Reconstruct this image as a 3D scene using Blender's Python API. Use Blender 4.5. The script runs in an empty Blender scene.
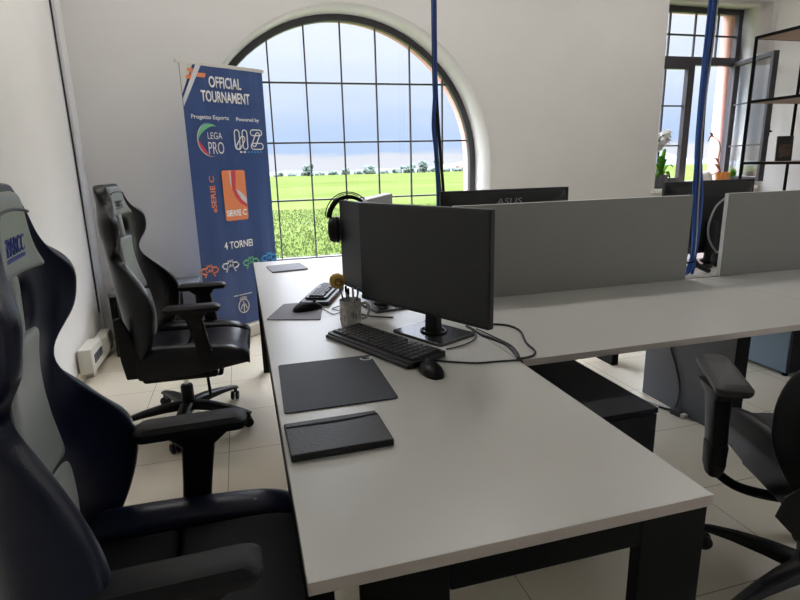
import bpy, bmesh, math, random
from mathutils import Vector, Matrix
random.seed(7)
SC = bpy.context.scene
COL = SC.collection
PI = math.pi

# ------------------------------------------------------------------ materials
def mat(name, col, rough=0.5, metal=0.0, var=0.0, vscale=20.0, bump=0.0, bscale=200.0, spec=0.5, coat=0.0, emit=None, estr=0.0, sheen=0.0):
    m = bpy.data.materials.new(name); m.use_nodes = True
    nt = m.node_tree; b = nt.nodes['Principled BSDF']
    b.inputs['Base Color'].default_value = (*col, 1)
    b.inputs['Roughness'].default_value = rough
    b.inputs['Metallic'].default_value = metal
    b.inputs['Specular IOR Level'].default_value = spec
    b.inputs['Coat Weight'].default_value = coat
    b.inputs['Sheen Weight'].default_value = sheen
    if emit:
        b.inputs['Emission Color'].default_value = (*emit, 1)
        b.inputs['Emission Strength'].default_value = estr
    if var or bump:
        tc = nt.nodes.new('ShaderNodeTexCoord')
    if var:
        n = nt.nodes.new('ShaderNodeTexNoise'); n.inputs['Scale'].default_value = vscale; n.inputs['Detail'].default_value = 4
        nt.links.new(tc.outputs['Object'], n.inputs['Vector'])
        r = nt.nodes.new('ShaderNodeValToRGB')
        r.color_ramp.elements[0].position = .3; r.color_ramp.elements[1].position = .7
        r.color_ramp.elements[0].color = (*[c*(1-var) for c in col], 1)
        r.color_ramp.elements[1].color = (*[min(1, c*(1+var)) for c in col], 1)
        nt.links.new(n.outputs['Fac'], r.inputs['Fac']); nt.links.new(r.outputs['Color'], b.inputs['Base Color'])
    if bump:
        n2 = nt.nodes.new('ShaderNodeTexNoise'); n2.inputs['Scale'].default_value = bscale; n2.inputs['Detail'].default_value = 3
        nt.links.new(tc.outputs['Object'], n2.inputs['Vector'])
        bp = nt.nodes.new('ShaderNodeBump'); bp.inputs['Strength'].default_value = bump; bp.inputs['Distance'].default_value = .002
        nt.links.new(n2.outputs['Fac'], bp.inputs['Height']); nt.links.new(bp.outputs['Normal'], b.inputs['Normal'])
    return m

def leafmat(name, col):
    m = bpy.data.materials.new(name); m.use_nodes = True
    nt = m.node_tree; nt.nodes.clear()
    o = nt.nodes.new('ShaderNodeOutputMaterial'); mx = nt.nodes.new('ShaderNodeMixShader'); mx.inputs[0].default_value = .45
    tc = nt.nodes.new('ShaderNodeTexCoord'); n = nt.nodes.new('ShaderNodeTexNoise'); n.inputs['Scale'].default_value = 1.5; n.inputs['Detail'].default_value = 4
    nt.links.new(tc.outputs['Object'], n.inputs['Vector'])
    r = nt.nodes.new('ShaderNodeValToRGB'); r.color_ramp.elements[0].position = .3; r.color_ramp.elements[1].position = .7
    r.color_ramp.elements[0].color = (*[c*.8 for c in col], 1); r.color_ramp.elements[1].color = (*[min(1, c*1.15) for c in col], 1)
    nt.links.new(n.outputs['Fac'], r.inputs['Fac'])
    d = nt.nodes.new('ShaderNodeBsdfDiffuse'); t = nt.nodes.new('ShaderNodeBsdfTranslucent')
    for q in (d, t): nt.links.new(r.outputs['Color'], q.inputs['Color'])
    nt.links.new(d.outputs[0], mx.inputs[1]); nt.links.new(t.outputs[0], mx.inputs[2]); nt.links.new(mx.outputs[0], o.inputs['Surface'])
    return m
M = {}
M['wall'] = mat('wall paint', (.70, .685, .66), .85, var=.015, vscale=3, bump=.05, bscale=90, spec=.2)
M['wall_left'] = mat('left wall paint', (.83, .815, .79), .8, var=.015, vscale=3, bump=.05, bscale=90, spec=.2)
M['reveal'] = mat('reveal paint', (.85, .84, .80), .8, spec=.2)
M['ceiling'] = mat('ceiling paint', (.86, .86, .85), .9)
M['salmon'] = mat('salmon render', (.55, .30, .26), .9, var=.05, vscale=8)
M['frame'] = mat('dark window frame', (.055, .050, .060), .4)
M['desk'] = mat('white laminate', (.61, .597, .565), .30, var=.01, vscale=6, spec=.6)
M['desk_edge'] = mat('desk edge band', (.50, .44, .40), .5)
M['panel'] = mat('divider laminate', (.275, .27, .25), .5, var=.01, vscale=5)
M['panel_edge'] = mat('divider edge', (.70, .69, .67), .5)
M['black_metal'] = mat('black powder coat', (.005, .006, .006), .6, spec=.08)
M['graphite'] = mat('graphite laminate', (.075, .082, .10), .45, var=.05, vscale=8)
M['navyblack'] = mat('black cabinet', (.008, .009, .016), .6, spec=.3)
M['blueglass'] = mat('blue grey cabinet', (.14, .20, .26), .45)
M['leather'] = mat('sky tinted black leatherette', (.005, .008, .026), .30, bump=.25, bscale=260, spec=.30)  # navy tint puts the sky sheen of black leatherette into its base colour
M['leather_far'] = mat('black leatherette matt', (.005, .005, .007), .32, bump=.25, bscale=260, spec=.30)
M['navy_leather'] = mat('navy leatherette', (.008, .011, .045), .32, bump=.2, bscale=260)
M['silver_leather'] = mat('silver leatherette', (.30, .325, .32), .36, bump=.3, bscale=220, var=.05, vscale=9)
M['grey_leather'] = mat('grey leatherette', (.27, .285, .29), .34, bump=.25, bscale=220)
M['olive_fabric'] = mat('dark woven fabric', (.034, .034, .031), .8, bump=.4, bscale=500)
M['seat_fabric'] = mat('black seat cloth', (.009, .009, .011), .6, bump=.4, bscale=400, spec=.2)
M['plastic'] = mat('black plastic', (.007, .007, .008), .42, bump=.1, bscale=300, spec=.22)
M['plastic_soft'] = mat('soft black pad', (.009, .009, .011), .5, bump=.2, bscale=300, spec=.25)
M['padbrown'] = mat('brown arm pad', (.030, .025, .027), .5, bump=.2, bscale=300)  # lighter and browner than the other arm pads
M['chrome'] = mat('chrome', (.75, .75, .77), .15, metal=1)
M['screen'] = mat('dark screen', (.024, .025, .029), .38)
M['bezel'] = mat('monitor plastic', (.010, .010, .013), .42)
M['base_metal'] = mat('monitor base', (.10, .10, .11), .24, metal=.8)
M['key'] = mat('keycap', (.018, .018, .020), .35)
M['mousepad'] = mat('grey blue mouse mat', (.036, .040, .056), .62, var=.06, vscale=60, bump=.2, bscale=600)
M['greypad'] = mat('pale grey mat', (.17, .165, .19), .65)
M['case'] = mat('black leather case', (.008, .008, .011), .42, bump=.5, bscale=170)
M['white'] = mat('white print', (.80, .80, .80), .6)
M['whitegrey'] = mat('grey white plastic', (.62, .62, .64), .45)
M['logo_grey'] = mat('grey logo', (.32, .32, .34), .4)
M['logo_dim'] = mat('dim logo', (.045, .045, .05), .4)
M['blue_logo'] = mat('blue embroidery', (.030, .045, .30), .6)
M['banner'] = mat('navy banner print', (.033, .072, .215), .40, var=.02, vscale=2)
M['orange'] = mat('orange print', (.80, .25, .10), .5)
M['red'] = mat('red print', (.65, .06, .10), .5)
M['green'] = mat('green print', (.16, .50, .25), .5)
M['cyan'] = mat('cyan print', (.05, .38, .75), .5)
M['alu'] = mat('brushed aluminium', (.66, .64, .60), .4, metal=.4)
M['mug'] = mat('mug glaze', (.46, .45, .43), .35, var=.25, vscale=45)
M['mugdark'] = mat('mug print', (.08, .08, .09), .5)
M['yellow'] = mat('yellow ball', (.50, .30, .05), .55, var=.2, vscale=60)
M['brown'] = mat('brown marking', (.09, .05, .03), .6)
M['pen1'] = mat('pale pen', (.25, .24, .22), .4)
M['pen2'] = mat('teal pen', (.10, .26, .33), .4)
M['cable'] = mat('black cable', (.010, .010, .012), .45)
M['bluecable'] = mat('blue network cable', (.012, .075, .33), .45)
M['greycable'] = mat('pale cable', (.55, .55, .56), .5)
M['brown_wood'] = mat('brown shelf board', (.30, .20, .15), .6, var=.12, vscale=12)
M['leaf'] = leafmat('plant leaf', (.14, .34, .05))
M['dryleaf'] = mat('dry brown leaf', (.16, .07, .035), .6)
M['petal'] = leafmat('white petal', (.85, .83, .80))
M['pot'] = mat('grey pot', (.20, .20, .21), .7, var=.12, vscale=30)
M['orangepot'] = mat('orange glazed pot', (.75, .28, .06), .35)
M['cloth'] = mat('crumpled pale wrap', (.75, .70, .66), .8)
M['bark'] = mat('bark', (.07, .05, .035), .9)
M['treeleaf'] = mat('hazy distant foliage', (.042, .060, .052), .9, var=.3, vscale=1.5)  # distance haze is mixed into this grey-green base colour
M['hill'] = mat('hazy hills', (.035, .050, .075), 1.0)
M['roof'] = mat('red tile roof', (.12, .055, .04), .9)
M['housewall'] = mat('farmhouse wall', (.12, .10, .09), .9)
M['book'] = mat('black cover', (.012, .011, .012), .4)
M['bookart'] = mat('cover picture', (.09, .05, .035), .5, var=.7, vscale=35)
M['fill_lamp'] = mat('lamp diffuser', (.9, .9, .9), .5, emit=(1, .97, .94), estr=1.0)
M['box'] = mat('beige trunking', (.66, .64, .57), .5)
M['skirting'] = mat('skirting tile', (.62, .58, .50), .4)
M['slate'] = mat('slate table top', (.10, .11, .12), .4)

def floor_mat():
    m = bpy.data.materials.new('cream floor tiles'); m.use_nodes = True
    nt = m.node_tree; b = nt.nodes['Principled BSDF']
    g = nt.nodes.new('ShaderNodeNewGeometry')
    mp = nt.nodes.new('ShaderNodeMapping'); mp.inputs['Location'].default_value = (.167/.4843+6, -3.192/.494+12, 0); mp.inputs['Scale'].default_value = (1/.4843, 1/.494, 1)
    nt.links.new(g.outputs['Position'], mp.inputs['Vector'])
    br = nt.nodes.new('ShaderNodeTexBrick'); br.offset = 0; br.squash = 1
    br.inputs['Scale'].default_value = 1; br.inputs['Brick Width'].default_value = 1; br.inputs['Row Height'].default_value = 1
    br.inputs['Mortar Size'].default_value = .0045; br.inputs['Mortar Smooth'].default_value = .1
    br.inputs['Color1'].default_value = (.78, .71, .58, 1); br.inputs['Color2'].default_value = (.765, .70, .575, 1)
    br.inputs['Mortar'].default_value = (.36, .31, .25, 1)
    nt.links.new(mp.outputs['Vector'], br.inputs['Vector'])
    n = nt.nodes.new('ShaderNodeTexNoise'); n.inputs['Scale'].default_value = 3.0; n.inputs['Detail'].default_value = 5
    nt.links.new(g.outputs['Position'], n.inputs['Vector'])
    mx = nt.nodes.new('ShaderNodeMix'); mx.data_type = 'RGBA'; mx.blend_type = 'MULTIPLY'; mx.inputs['Factor'].default_value = .10
    nt.links.new(br.outputs['Color'], mx.inputs['A']); nt.links.new(n.outputs['Color'], mx.inputs['B'])
    nt.links.new(mx.outputs['Result'], b.inputs['Base Color'])
    b.inputs['Roughness'].default_value = .24
    return m
M['floor'] = floor_mat()

def glass_mat():
    m = bpy.data.materials.new('window glass'); m.use_nodes = True
    nt = m.node_tree; nt.nodes.clear()
    o = nt.nodes.new('ShaderNodeOutputMaterial'); mx = nt.nodes.new('ShaderNodeMixShader')
    t = nt.nodes.new('ShaderNodeBsdfTransparent'); t.inputs['Color'].default_value = (.97, .98, .98, 1)
    gl = nt.nodes.new('ShaderNodeBsdfGlossy'); gl.inputs['Roughness'].default_value = .02
    fn = nt.nodes.new('ShaderNodeLayerWeight'); fn.inputs['Blend'].default_value = .5
    p5 = nt.nodes.new('ShaderNodeMath'); p5.operation = 'POWER'; p5.inputs[1].default_value = 3.5
    ma = nt.nodes.new('ShaderNodeMath'); ma.operation = 'MULTIPLY_ADD'; ma.inputs[1].default_value = .8; ma.inputs[2].default_value = .025
    nt.links.new(fn.outputs['Facing'], p5.inputs[0]); nt.links.new(p5.outputs[0], ma.inputs[0]); nt.links.new(ma.outputs[0], mx.inputs[0])
    nt.links.new(t.outputs[0], mx.inputs[1]); nt.links.new(gl.outputs[0], mx.inputs[2]); nt.links.new(mx.outputs[0], o.inputs['Surface'])
    return m
M['glass'] = glass_mat()

def field_mat():
    m = bpy.data.materials.new('green field'); m.use_nodes = True
    nt = m.node_tree; b = nt.nodes['Principled BSDF']
    g = nt.nodes.new('ShaderNodeNewGeometry')
    mp = nt.nodes.new('ShaderNodeMapping'); mp.inputs['Scale'].default_value = (.04, .10, 1)
    nt.links.new(g.outputs['Position'], mp.inputs['Vector'])
    n = nt.nodes.new('ShaderNodeTexNoise'); n.inputs['Scale'].default_value = 1.0; n.inputs['Detail'].default_value = 8; n.inputs['Roughness'].default_value = .65
    nt.links.new(mp.outputs['Vector'], n.inputs['Vector'])
    r = nt.nodes.new('ShaderNodeValToRGB')
    r.color_ramp.elements[0].position = .36; r.color_ramp.elements[0].color = (.034, .047, .012, 1)
    r.color_ramp.elements[1].position = .64; r.color_ramp.elements[1].color = (.055, .067, .023, 1)
    nt.links.new(n.outputs['Fac'], r.inputs['Fac']); nt.links.new(r.outputs['Color'], b.inputs['Base Color'])
    b.inputs['Roughness'].default_value = 1; b.inputs['Specular IOR Level'].default_value = 0
    return m
M['field'] = field_mat()
M['crop'] = leafmat('crop leaves', (.035, .054, .016))

# ------------------------------------------------------------------ mesh helpers
def setsmooth(me, ang=None):
    for p in me.polygons: p.use_smooth = True

def link(name, me, m, parent=None, smooth=False):
    o = bpy.data.objects.new(name, me); COL.objects.link(o)
    ms = m if isinstance(m, (list, tuple)) else [m]
    for x in ms: me.materials.append(x)
    if parent: o.parent = parent
    if smooth: setsmooth(me)
    return o

def obj(name, bm, m, parent=None, smooth=False, bevel=0, seg=2, subd=0):
    me = bpy.data.meshes.new(name); bmesh.ops.recalc_face_normals(bm, faces=bm.faces); bm.to_mesh(me); bm.free()
    o = link(name, me, m, parent, smooth or subd > 0 or bevel > 0)
    if bevel:
        md = o.modifiers.new('bevel', 'BEVEL'); md.width = bevel; md.segments = seg; md.limit_method = 'ANGLE'; md.angle_limit = .6
        md.harden_normals = True
    if subd:
        md = o.modifiers.new('subd', 'SUBSURF'); md.levels = subd; md.render_levels = subd
    return o

def add_box(bm, x0, x1, y0, y1, z0, z1, mi=0, mtx=None):
    vs = [bm.verts.new(Vector(c)) for c in ((x0,y0,z0),(x1,y0,z0),(x1,y1,z0),(x0,y1,z0),(x0,y0,z1),(x1,y0,z1),(x1,y1,z1),(x0,y1,z1))]
    if mtx:
        for v in vs: v.co = mtx @ v.co
    fs = []
    for f in ((0,3,2,1),(4,5,6,7),(0,1,5,4),(1,2,6,5),(2,3,7,6),(3,0,4,7)):
        q = bm.faces.new([vs[i] for i in f]); q.material_index = mi; fs.append(q)
    return vs, fs

def bx(*a, **k):
    bm = bmesh.new(); add_box(bm, *a, **k); return bm

def box(name, dims, m, parent=None, bevel=.002, seg=2):
    return obj(name, bx(*dims), m, parent, bevel=bevel, seg=seg)

def spline(pts, n=8):
    P = [Vector(p) for p in pts]
    if len(P) < 3: return P
    out = []
    for i in range(len(P)-1):
        p0 = P[max(i-1, 0)]; p1 = P[i]; p2 = P[i+1]; p3 = P[min(i+2, len(P)-1)]
        for k in range(n):
            t = k/n
            out.append(.5*((2*p1)+(-p0+p2)*t+(2*p0-5*p1+4*p2-p3)*t*t+(-p0+3*p1-3*p2+p3)*t**3))
    out.append(P[-1]); return out

def add_tube(bm, pts, r, seg=8, mi=0, flat=1.0, closed=False):
    P = [Vector(p) for p in pts]; n = len(P); rings = []
    up = Vector((0, 0, 1))
    prev = None
    for i in range(n):
        if closed: d = P[(i+1) % n]-P[i-1]
        else: d = P[min(i+1, n-1)]-P[max(i-1, 0)]
        d.normalize()
        ref = prev if prev is not None else (up if abs(d.z) < .9 else Vector((1, 0, 0)))
        s = d.cross(ref)
        if s.length < 1e-4: s = d.cross(Vector((0, 1, 0)))
        s.normalize(); t = s.cross(d); prev = t
        rr = r(i/(n-1)) if callable(r) else r
        rings.append([bm.verts.new(P[i]+s*math.cos(2*PI*k/seg)*rr+t*math.sin(2*PI*k/seg)*rr*flat) for k in range(seg)])
    for i in range(n if closed else n-1):
        a = rings[i]; b = rings[(i+1) % n]
        for k in range(seg):
            f = bm.faces.new((a[k], a[(k+1) % seg], b[(k+1) % seg], b[k])); f.material_index = mi
    if not closed:
        bm.faces.new(rings[0][::-1]).material_index = mi; bm.faces.new(rings[-1]).material_index = mi

def tube(name, pts, r, m, parent=None, seg=8, n=8, flat=1.0, smooth_path=True, closed=False):
    bm = bmesh.new(); add_tube(bm, spline(pts, n) if smooth_path else pts, r, seg, flat=flat, closed=closed)
    return obj(name, bm, m, parent, smooth=True)

def add_lathe(bm, prof, seg=24, mtx=None, cap0=True, cap1=True):
    rings = []
    for r, z in prof:
        rings.append([bm.verts.new((mtx or Matrix()) @ Vector((r*math.cos(2*PI*k/seg), r*math.sin(2*PI*k/seg), z))) for k in range(seg)])
    for a, b in zip(rings, rings[1:]):
        for k in range(seg): bm.faces.new((a[k], a[(k+1) % seg], b[(k+1) % seg], b[k]))
    if cap0: bm.faces.new(rings[0][::-1])
    if cap1: bm.faces.new(rings[-1])

def lathe(name, prof, m, parent=None, seg=24, mtx=None, cap0=True, cap1=True, loc=None):
    bm = bmesh.new(); add_lathe(bm, prof, seg, mtx, cap0, cap1)
    o = obj(name, bm, m, parent)
    setsmooth(o.data)
    md = o.modifiers.new('es', 'EDGE_SPLIT'); md.split_angle = .7
    if loc: o.location = loc
    return o

def prism(bm, pts2, z0, z1, mtx=None, mi=0):
    """extrude polygon (x,y) from z0 to z1"""
    a = [bm.verts.new((mtx or Matrix()) @ Vector((x, y, z0))) for x, y in pts2]
    b = [bm.verts.new((mtx or Matrix()) @ Vector((x, y, z1))) for x, y in pts2]
    n = len(a)
    bm.faces.new(a[::-1]).material_index = mi; bm.faces.new(b).material_index = mi
    for i in range(n): bm.faces.new((a[i], a[(i+1) % n], b[(i+1) % n], b[i])).material_index = mi

def rrect(x0, x1, y0, y1, r, n=5):
    out = []
    for cx, cy, a0 in ((x1-r, y1-r, 0), (x0+r, y1-r, PI/2), (x0+r, y0+r, PI), (x1-r, y0+r, 1.5*PI)):
        for k in range(n+1):
            a = a0+PI/2*k/n; out.append((cx+r*math.cos(a), cy+r*math.sin(a)))
    return out

def text(name, body, m, parent, mtx, height, width=None, bold=0.0, depth=.0008, shear=0.0, align='CENTER'):
    cu = bpy.data.curves.new(name, 'FONT'); cu.body = body; cu.size = 1; cu.align_x = 'LEFT'
    cu.extrude = 0; cu.offset = bold; cu.shear = shear; cu.resolution_u = 3
    tmp = bpy.data.objects.new('tmp', cu); COL.objects.link(tmp)
    bpy.context.view_layer.update()
    me = bpy.data.meshes.new_from_object(tmp.evaluated_get(bpy.context.evaluated_depsgraph_get()))
    bpy.data.objects.remove(tmp); bpy.data.curves.remove(cu)
    xs = [v.co.x for v in me.vertices]; ys = [v.co.y for v in me.vertices]
    w = max(xs)-min(xs); h = max(ys)-min(ys)
    sy = height/h; sx = width/w if width else sy
    cx = (max(xs)+min(xs))/2; cy = (max(ys)+min(ys))/2
    bm = bmesh.new(); bm.from_mesh(me)
    r = bmesh.ops.extrude_face_region(bm, geom=bm.faces[:])
    for v in [g for g in r['geom'] if isinstance(g, bmesh.types.BMVert)]: v.co.z += 1
    for v in bm.verts:
        v.co = mtx @ Vector(((v.co.x-cx)*sx, (v.co.y-cy)*sy, v.co.z*depth))
    bpy.data.meshes.remove(me)
    return obj(name, bm, m, parent)

def thing(name, label, cat, loc=(0,0,0), rz=0, group=None):
    o = bpy.data.objects.new(name, None); COL.objects.link(o); o.empty_display_size = .1
    o.location = loc; o.rotation_euler = (0, 0, rz)
    return tag(o, label, cat, group)
def tag(o, label, cat, group=None):
    o['label'] = label; o['category'] = cat
    if group: o['group'] = group
    return o
def struct(o):
    o['kind'] = 'structure'; return o

# ------------------------------------------------------------------ camera
F, PITCH, ROLL, YAW, H = 554.7, .24127, -.02466, .27194, 1.4
fw = Vector((math.sin(YAW)*math.cos(PITCH), math.cos(YAW)*math.cos(PITCH), -math.sin(PITCH)))
rt = Vector((math.cos(YAW), -math.sin(YAW), 0)); up = rt.cross(fw)
r2 = rt*math.cos(ROLL)+up*math.sin(ROLL); u2 = -rt*math.sin(ROLL)+up*math.cos(ROLL)
cam = bpy.data.cameras.new('camera'); camo = bpy.data.objects.new('camera', cam); COL.objects.link(camo)
camo.matrix_world = Matrix(((r2.x, u2.x, -fw.x, 0), (r2.y, u2.y, -fw.y, 0), (r2.z, u2.z, -fw.z, H), (0, 0, 0, 1)))
cam.sensor_width = 36; cam.lens = F/800*36; cam.clip_start = .02; cam.clip_end = 5000
SC.camera = camo

# ------------------------------------------------------------------ room shell
XL, XR, YB, YR, ZC = -1.15, 5.56, 5.0, -2.6, 3.7
T1, T2 = .36, .64            # frame plane, outer wall face
CX, CZ, RA = .992, 1.383, 1.329
W2 = (4.205, 5.495, 1.07, 2.94)
def arch(r, z0, n=40):
    pts = [(CX+r, z0)]
    for k in range(n+1):
        a = PI*k/n; pts.append((CX+r*math.cos(a), CZ+r*math.sin(a)))
    pts.append((CX-r, z0)); return pts
def holed(name, m, outer, holes, y0, y1, parent=None):
    cu = bpy.data.curves.new(name, 'CURVE'); cu.dimensions = '2D'; cu.fill_mode = 'BOTH'
    for poly in [outer]+holes:
        s = cu.splines.new('POLY'); s.points.add(len(poly)-1); s.use_cyclic_u = True
        for p, q in zip(s.points, poly): p.co = (q[0], q[1], 0, 1)
    cu.extrude = (y1-y0)/2
    tmp = bpy.data.objects.new('tmp', cu); COL.objects.link(tmp); bpy.context.view_layer.update()
    me = bpy.data.meshes.new_from_object(tmp.evaluated_get(bpy.context.evaluated_depsgraph_get()))
    bpy.data.objects.remove(tmp); bpy.data.curves.remove(cu)
    bm = bmesh.new(); bm.from_mesh(me); bpy.data.meshes.remove(me)
    bmesh.ops.remove_doubles(bm, verts=bm.verts, dist=1e-5)
    ym = (y0+y1)/2
    for v in bm.verts: v.co = Vector((v.co.x, ym-v.co.z, v.co.y))
    return obj(name, bm, m, parent)
outer = [(XL-.3, -.3), (XR+.3, -.3), (XR+.3, ZC+.3), (XL-.3, ZC+.3)]
rect2 = lambda e=0: [(W2[0]+e, W2[2]), (W2[1]-e, W2[2]), (W2[1]-e, W2[3]), (W2[0]+e, W2[3])]
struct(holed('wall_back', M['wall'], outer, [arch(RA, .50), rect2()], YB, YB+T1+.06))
struct(holed('wall_facade', M['salmon'], outer, [arch(1.318, .50), rect2(.005)], YB+T1+.06, YB+T2))
struct(box('floor', (XL-.3, XR+.3, YR-.2, YB, -.1, 0), M['floor'], bevel=0))
struct(box('ceiling', (XL-.3, XR+.3, YR-.2, YB, ZC, ZC+.1), M['ceiling'], bevel=0))
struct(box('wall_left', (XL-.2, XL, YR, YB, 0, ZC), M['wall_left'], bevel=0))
W3 = (-2.3, -.1, .95, 2.95)     # window in the right wall, outside the frame
bm = bmesh.new()
for a in ((YR, W3[0], 0, ZC), (W3[1], YB, 0, ZC), (W3[0], W3[1], 0, W3[2]), (W3[0], W3[1], W3[3], ZC)): add_box(bm, XR, XR+.4, *a)
struct(obj('wall_right', bm, M['wall']))
struct(box('wall_rear', (XL, XR, YR-.2, YR, 0, ZC), M['wall'], bevel=0))
struct(box('baseboard_back', (XL+.013, XR-.013, YB-.012, YB, 0, .08), M['skirting'], bevel=.003))
struct(box('baseboard_left', (XL, XL+.012, YR, YB, 0, .08), M['skirting'], bevel=.003))
struct(box('baseboard_right', (XR-.012, XR, YR, YB, 0, .08), M['skirting'], bevel=.003))

# window 1: arched
def arch_ring(bm, ro, ri, z0, zi, y0, y1, n=40):
    A = arch(ro, z0, n); B = arch(ri, zi, n)
    def ring(P, y): return [bm.verts.new((x, y, z)) for x, z in P]
    a0, a1, b0, b1 = ring(A, y0), ring(A, y1), ring(B, y0), ring(B, y1)
    k = len(A)
    for i in range(k):
        j = (i+1) % k
        bm.faces.new((a0[i], a0[j], b0[j], b0[i])); bm.faces.new((a1[j], a1[i], b1[i], b1[j]))
        bm.faces.new((b0[i], b0[j], b1[j], b1[i])); bm.faces.new((a0[j], a0[i], a1[i], a1[j]))
YF = YB+T1
bm = bmesh.new(); arch_ring(bm, RA-.001, 1.272, .501, .538, YF, YF+.06)
win1 = struct(obj('window_1', bm, M['frame']))
def arch_h(x):
    d = 1.273**2-(x-CX)**2
    return CZ+math.sqrt(max(d, 0))
for i in range(-3, 4):
    x = .995+.3277*i
    box('muntin', (x-.0065, x+.0065, YF+.015, YF+.045, .538, arch_h(x)), M['frame'], win1, bevel=.003)
for z in (1.083, 1.608, 2.131):
    hw = 1.272 if z < CZ else math.sqrt(1.272**2-(z-CZ)**2)
    box('muntin', (CX-hw, CX+hw, YF+.017, YF+.043, z-.008, z+.008), M['frame'], win1, bevel=.003)
bm = bmesh.new()
bm.faces.new([bm.verts.new((x, YF+.03, z)) for x, z in arch(1.273, .538)])
r = bmesh.ops.extrude_face_region(bm, geom=bm.faces[:])
for v in [g for g in r['geom'] if isinstance(g, bmesh.types.BMVert)]: v.co.y += .005
obj('pane', bm, M['glass'], win1)

# window 3 (right wall)
bm = bmesh.new()
xa, xb = XR+.22, XR+.28
for a in ((W3[0], W3[0]+.06, W3[2], W3[3]), (W3[1]-.06, W3[1], W3[2], W3[3]), (W3[0]+.06, W3[1]-.06, W3[2], W3[2]+.06), (W3[0]+.06, W3[1]-.06, W3[3]-.06, W3[3]), (-1.23, -1.17, W3[2]+.06, W3[3]-.06)):
    add_box(bm, xa, xb, *a)
win3 = struct(obj('window_3', bm, M['frame'], bevel=.003))
box('pane', (xa+.028, xa+.033, W3[0]+.06, W3[1]-.06, W3[2]+.06, W3[3]-.06), M['glass'], win3, bevel=0)

# window 2
x0, x1, z0, z1 = W2
def ring_rect(bm, x0, x1, z0, z1, w, y0, y1, mtx=None):
    add_box(bm, x0, x0+w, y0, y1, z0, z1, mtx=mtx); add_box(bm, x1-w, x1, y0, y1, z0, z1, mtx=mtx)
    add_box(bm, x0+w, x1-w, y0, y1, z0, z0+w, mtx=mtx); add_box(bm, x0+w, x1-w, y0, y1, z1-w, z1, mtx=mtx)
bm = bmesh.new(); ring_rect(bm, x0, x1, z0, z1, .055, YF, YF+.06)
add_box(bm, x0+.05, x1-.05, YF, YF+.06, 2.366, 2.452)
add_box(bm, 4.855, 4.915, YF, YF+.06, z0+.05, 2.37)
win2 = struct(obj('window_2', bm, M['frame'], bevel=.003))
def munt(a, b, c, d, p=win2): return box('muntin', (a, b, YF+.02, YF+.042, c, d), M['frame'], p, bevel=.002)
for x in (4.56, 4.89, 5.19): munt(x-.008, x+.008, 2.452, z1-.05)
munt(x0+.05, x1-.05, 2.662, 2.680)
bm = bmesh.new(); ring_rect(bm, x0+.055, 4.855, z0+.055, 2.366, .045, YF-.02, YF+.04)
fs = obj('fixed_sash', bm, M['frame'], win2, bevel=.003)
for z in (1.52, 1.945): munt(x0+.1, 4.81, z-.008, z+.008, fs)
munt(4.545, 4.561, z0+.1, 2.32, fs)
box('pane', (x0+.055, x1-.055, YF+.028, YF+.033, 2.452, z1-.055), M['glass'], win2, bevel=0)
box('pane', (x0+.1, 4.811, YF+.028, YF+.033, z0+.1, 2.31), M['glass'], fs, bevel=0)
# open casement, hinged on the right jamb, swung into the room
a = Vector((5.44, YF-.02, 0)); b = Vector((5.235, 4.66, 0)); d = (b-a).normalized(); L = (b-a).length
mt = Matrix(((d.x, -d.y, 0, a.x), (d.y, d.x, 0, a.y), (0, 0, 1, 0), (0, 0, 0, 1)))
bm = bmesh.new(); ring_rect(bm, 0, L, z0+.06, 2.40, .045, -.028, .028, mtx=mt)
sash = obj('open_sash', bm, M['frame'], win2, bevel=.004)
for z in (1.50, 1.945):
    obj('muntin', bx(.05, L-.05, -.01, .01, z-.008, z+.008, mtx=mt), M['frame'], sash)
obj('muntin', bx(L/2-.008, L/2+.008, -.01, .01, z0+.11, 2.35, mtx=mt), M['frame'], sash)
obj('pane', bx(.05, L-.05, -.002, .002, z0+.11, 2.35, mtx=mt), M['glass'], sash)
bm = bmesh.new(); add_box(bm, L-.045, L-.015, .028, .04, 1.58, 1.68, mtx=mt); add_box(bm, L-.04, L-.02, .04, .055, 1.62, 1.64, mtx=mt); add_box(bm, L-.12, L-.02, .052, .066, 1.622, 1.638, mtx=mt)
obj('handle', bm, M['black_metal'], sash, bevel=.002)
struct(box('trim_sill', (W2[0]-.03, XR-.03, YB-.05, YF, z0-.035, z0), M['reveal'], bevel=.004))
struct(box('trim_sill_arch', (CX-RA+.002, CX+RA-.002, YB-.01, YF, .475, .501), M['reveal'], bevel=.004))

# cable duct on left wall
bm = bmesh.new(); add_box(bm, XL, XL+.022, 4.72, 4.76, 0.081, ZC-.01)
tag(obj('cable_duct', bm, M['whitegrey'], bevel=.003), 'slim vertical pale cable duct running up the left wall', 'cable duct')
tag(tube('wall_cable', [(XL+.008, 4.70, ZC-.02), (XL+.008, 4.70, 2.4), (XL+.009, 4.705, 1.5), (XL+.008, 4.70, .32)], .006, M['cable'], seg=6), 'thin dark cable running down the left wall beside the duct', 'cable')
t = thing('socket_box', 'stepped beige socket box low on the left wall behind the chairs', 'socket box', (XL, 4.2, 0))
box('box_body', (.013, .10, -.24, .05, .07, .24), M['box'], t, bevel=.006)
box('lower_box', (.013, .085, .06, .45, .05, .20), M['box'], t, bevel=.006)
box('conduit', (.013, .06, -.10, .0, 0.0, .10), M['box'], t, bevel=.004)
for k in range(3): box('socket', (.098, .104, -.18+k*.075, -.12+k*.075, .125, .185), M['graphite'], t, bevel=.002)

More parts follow.
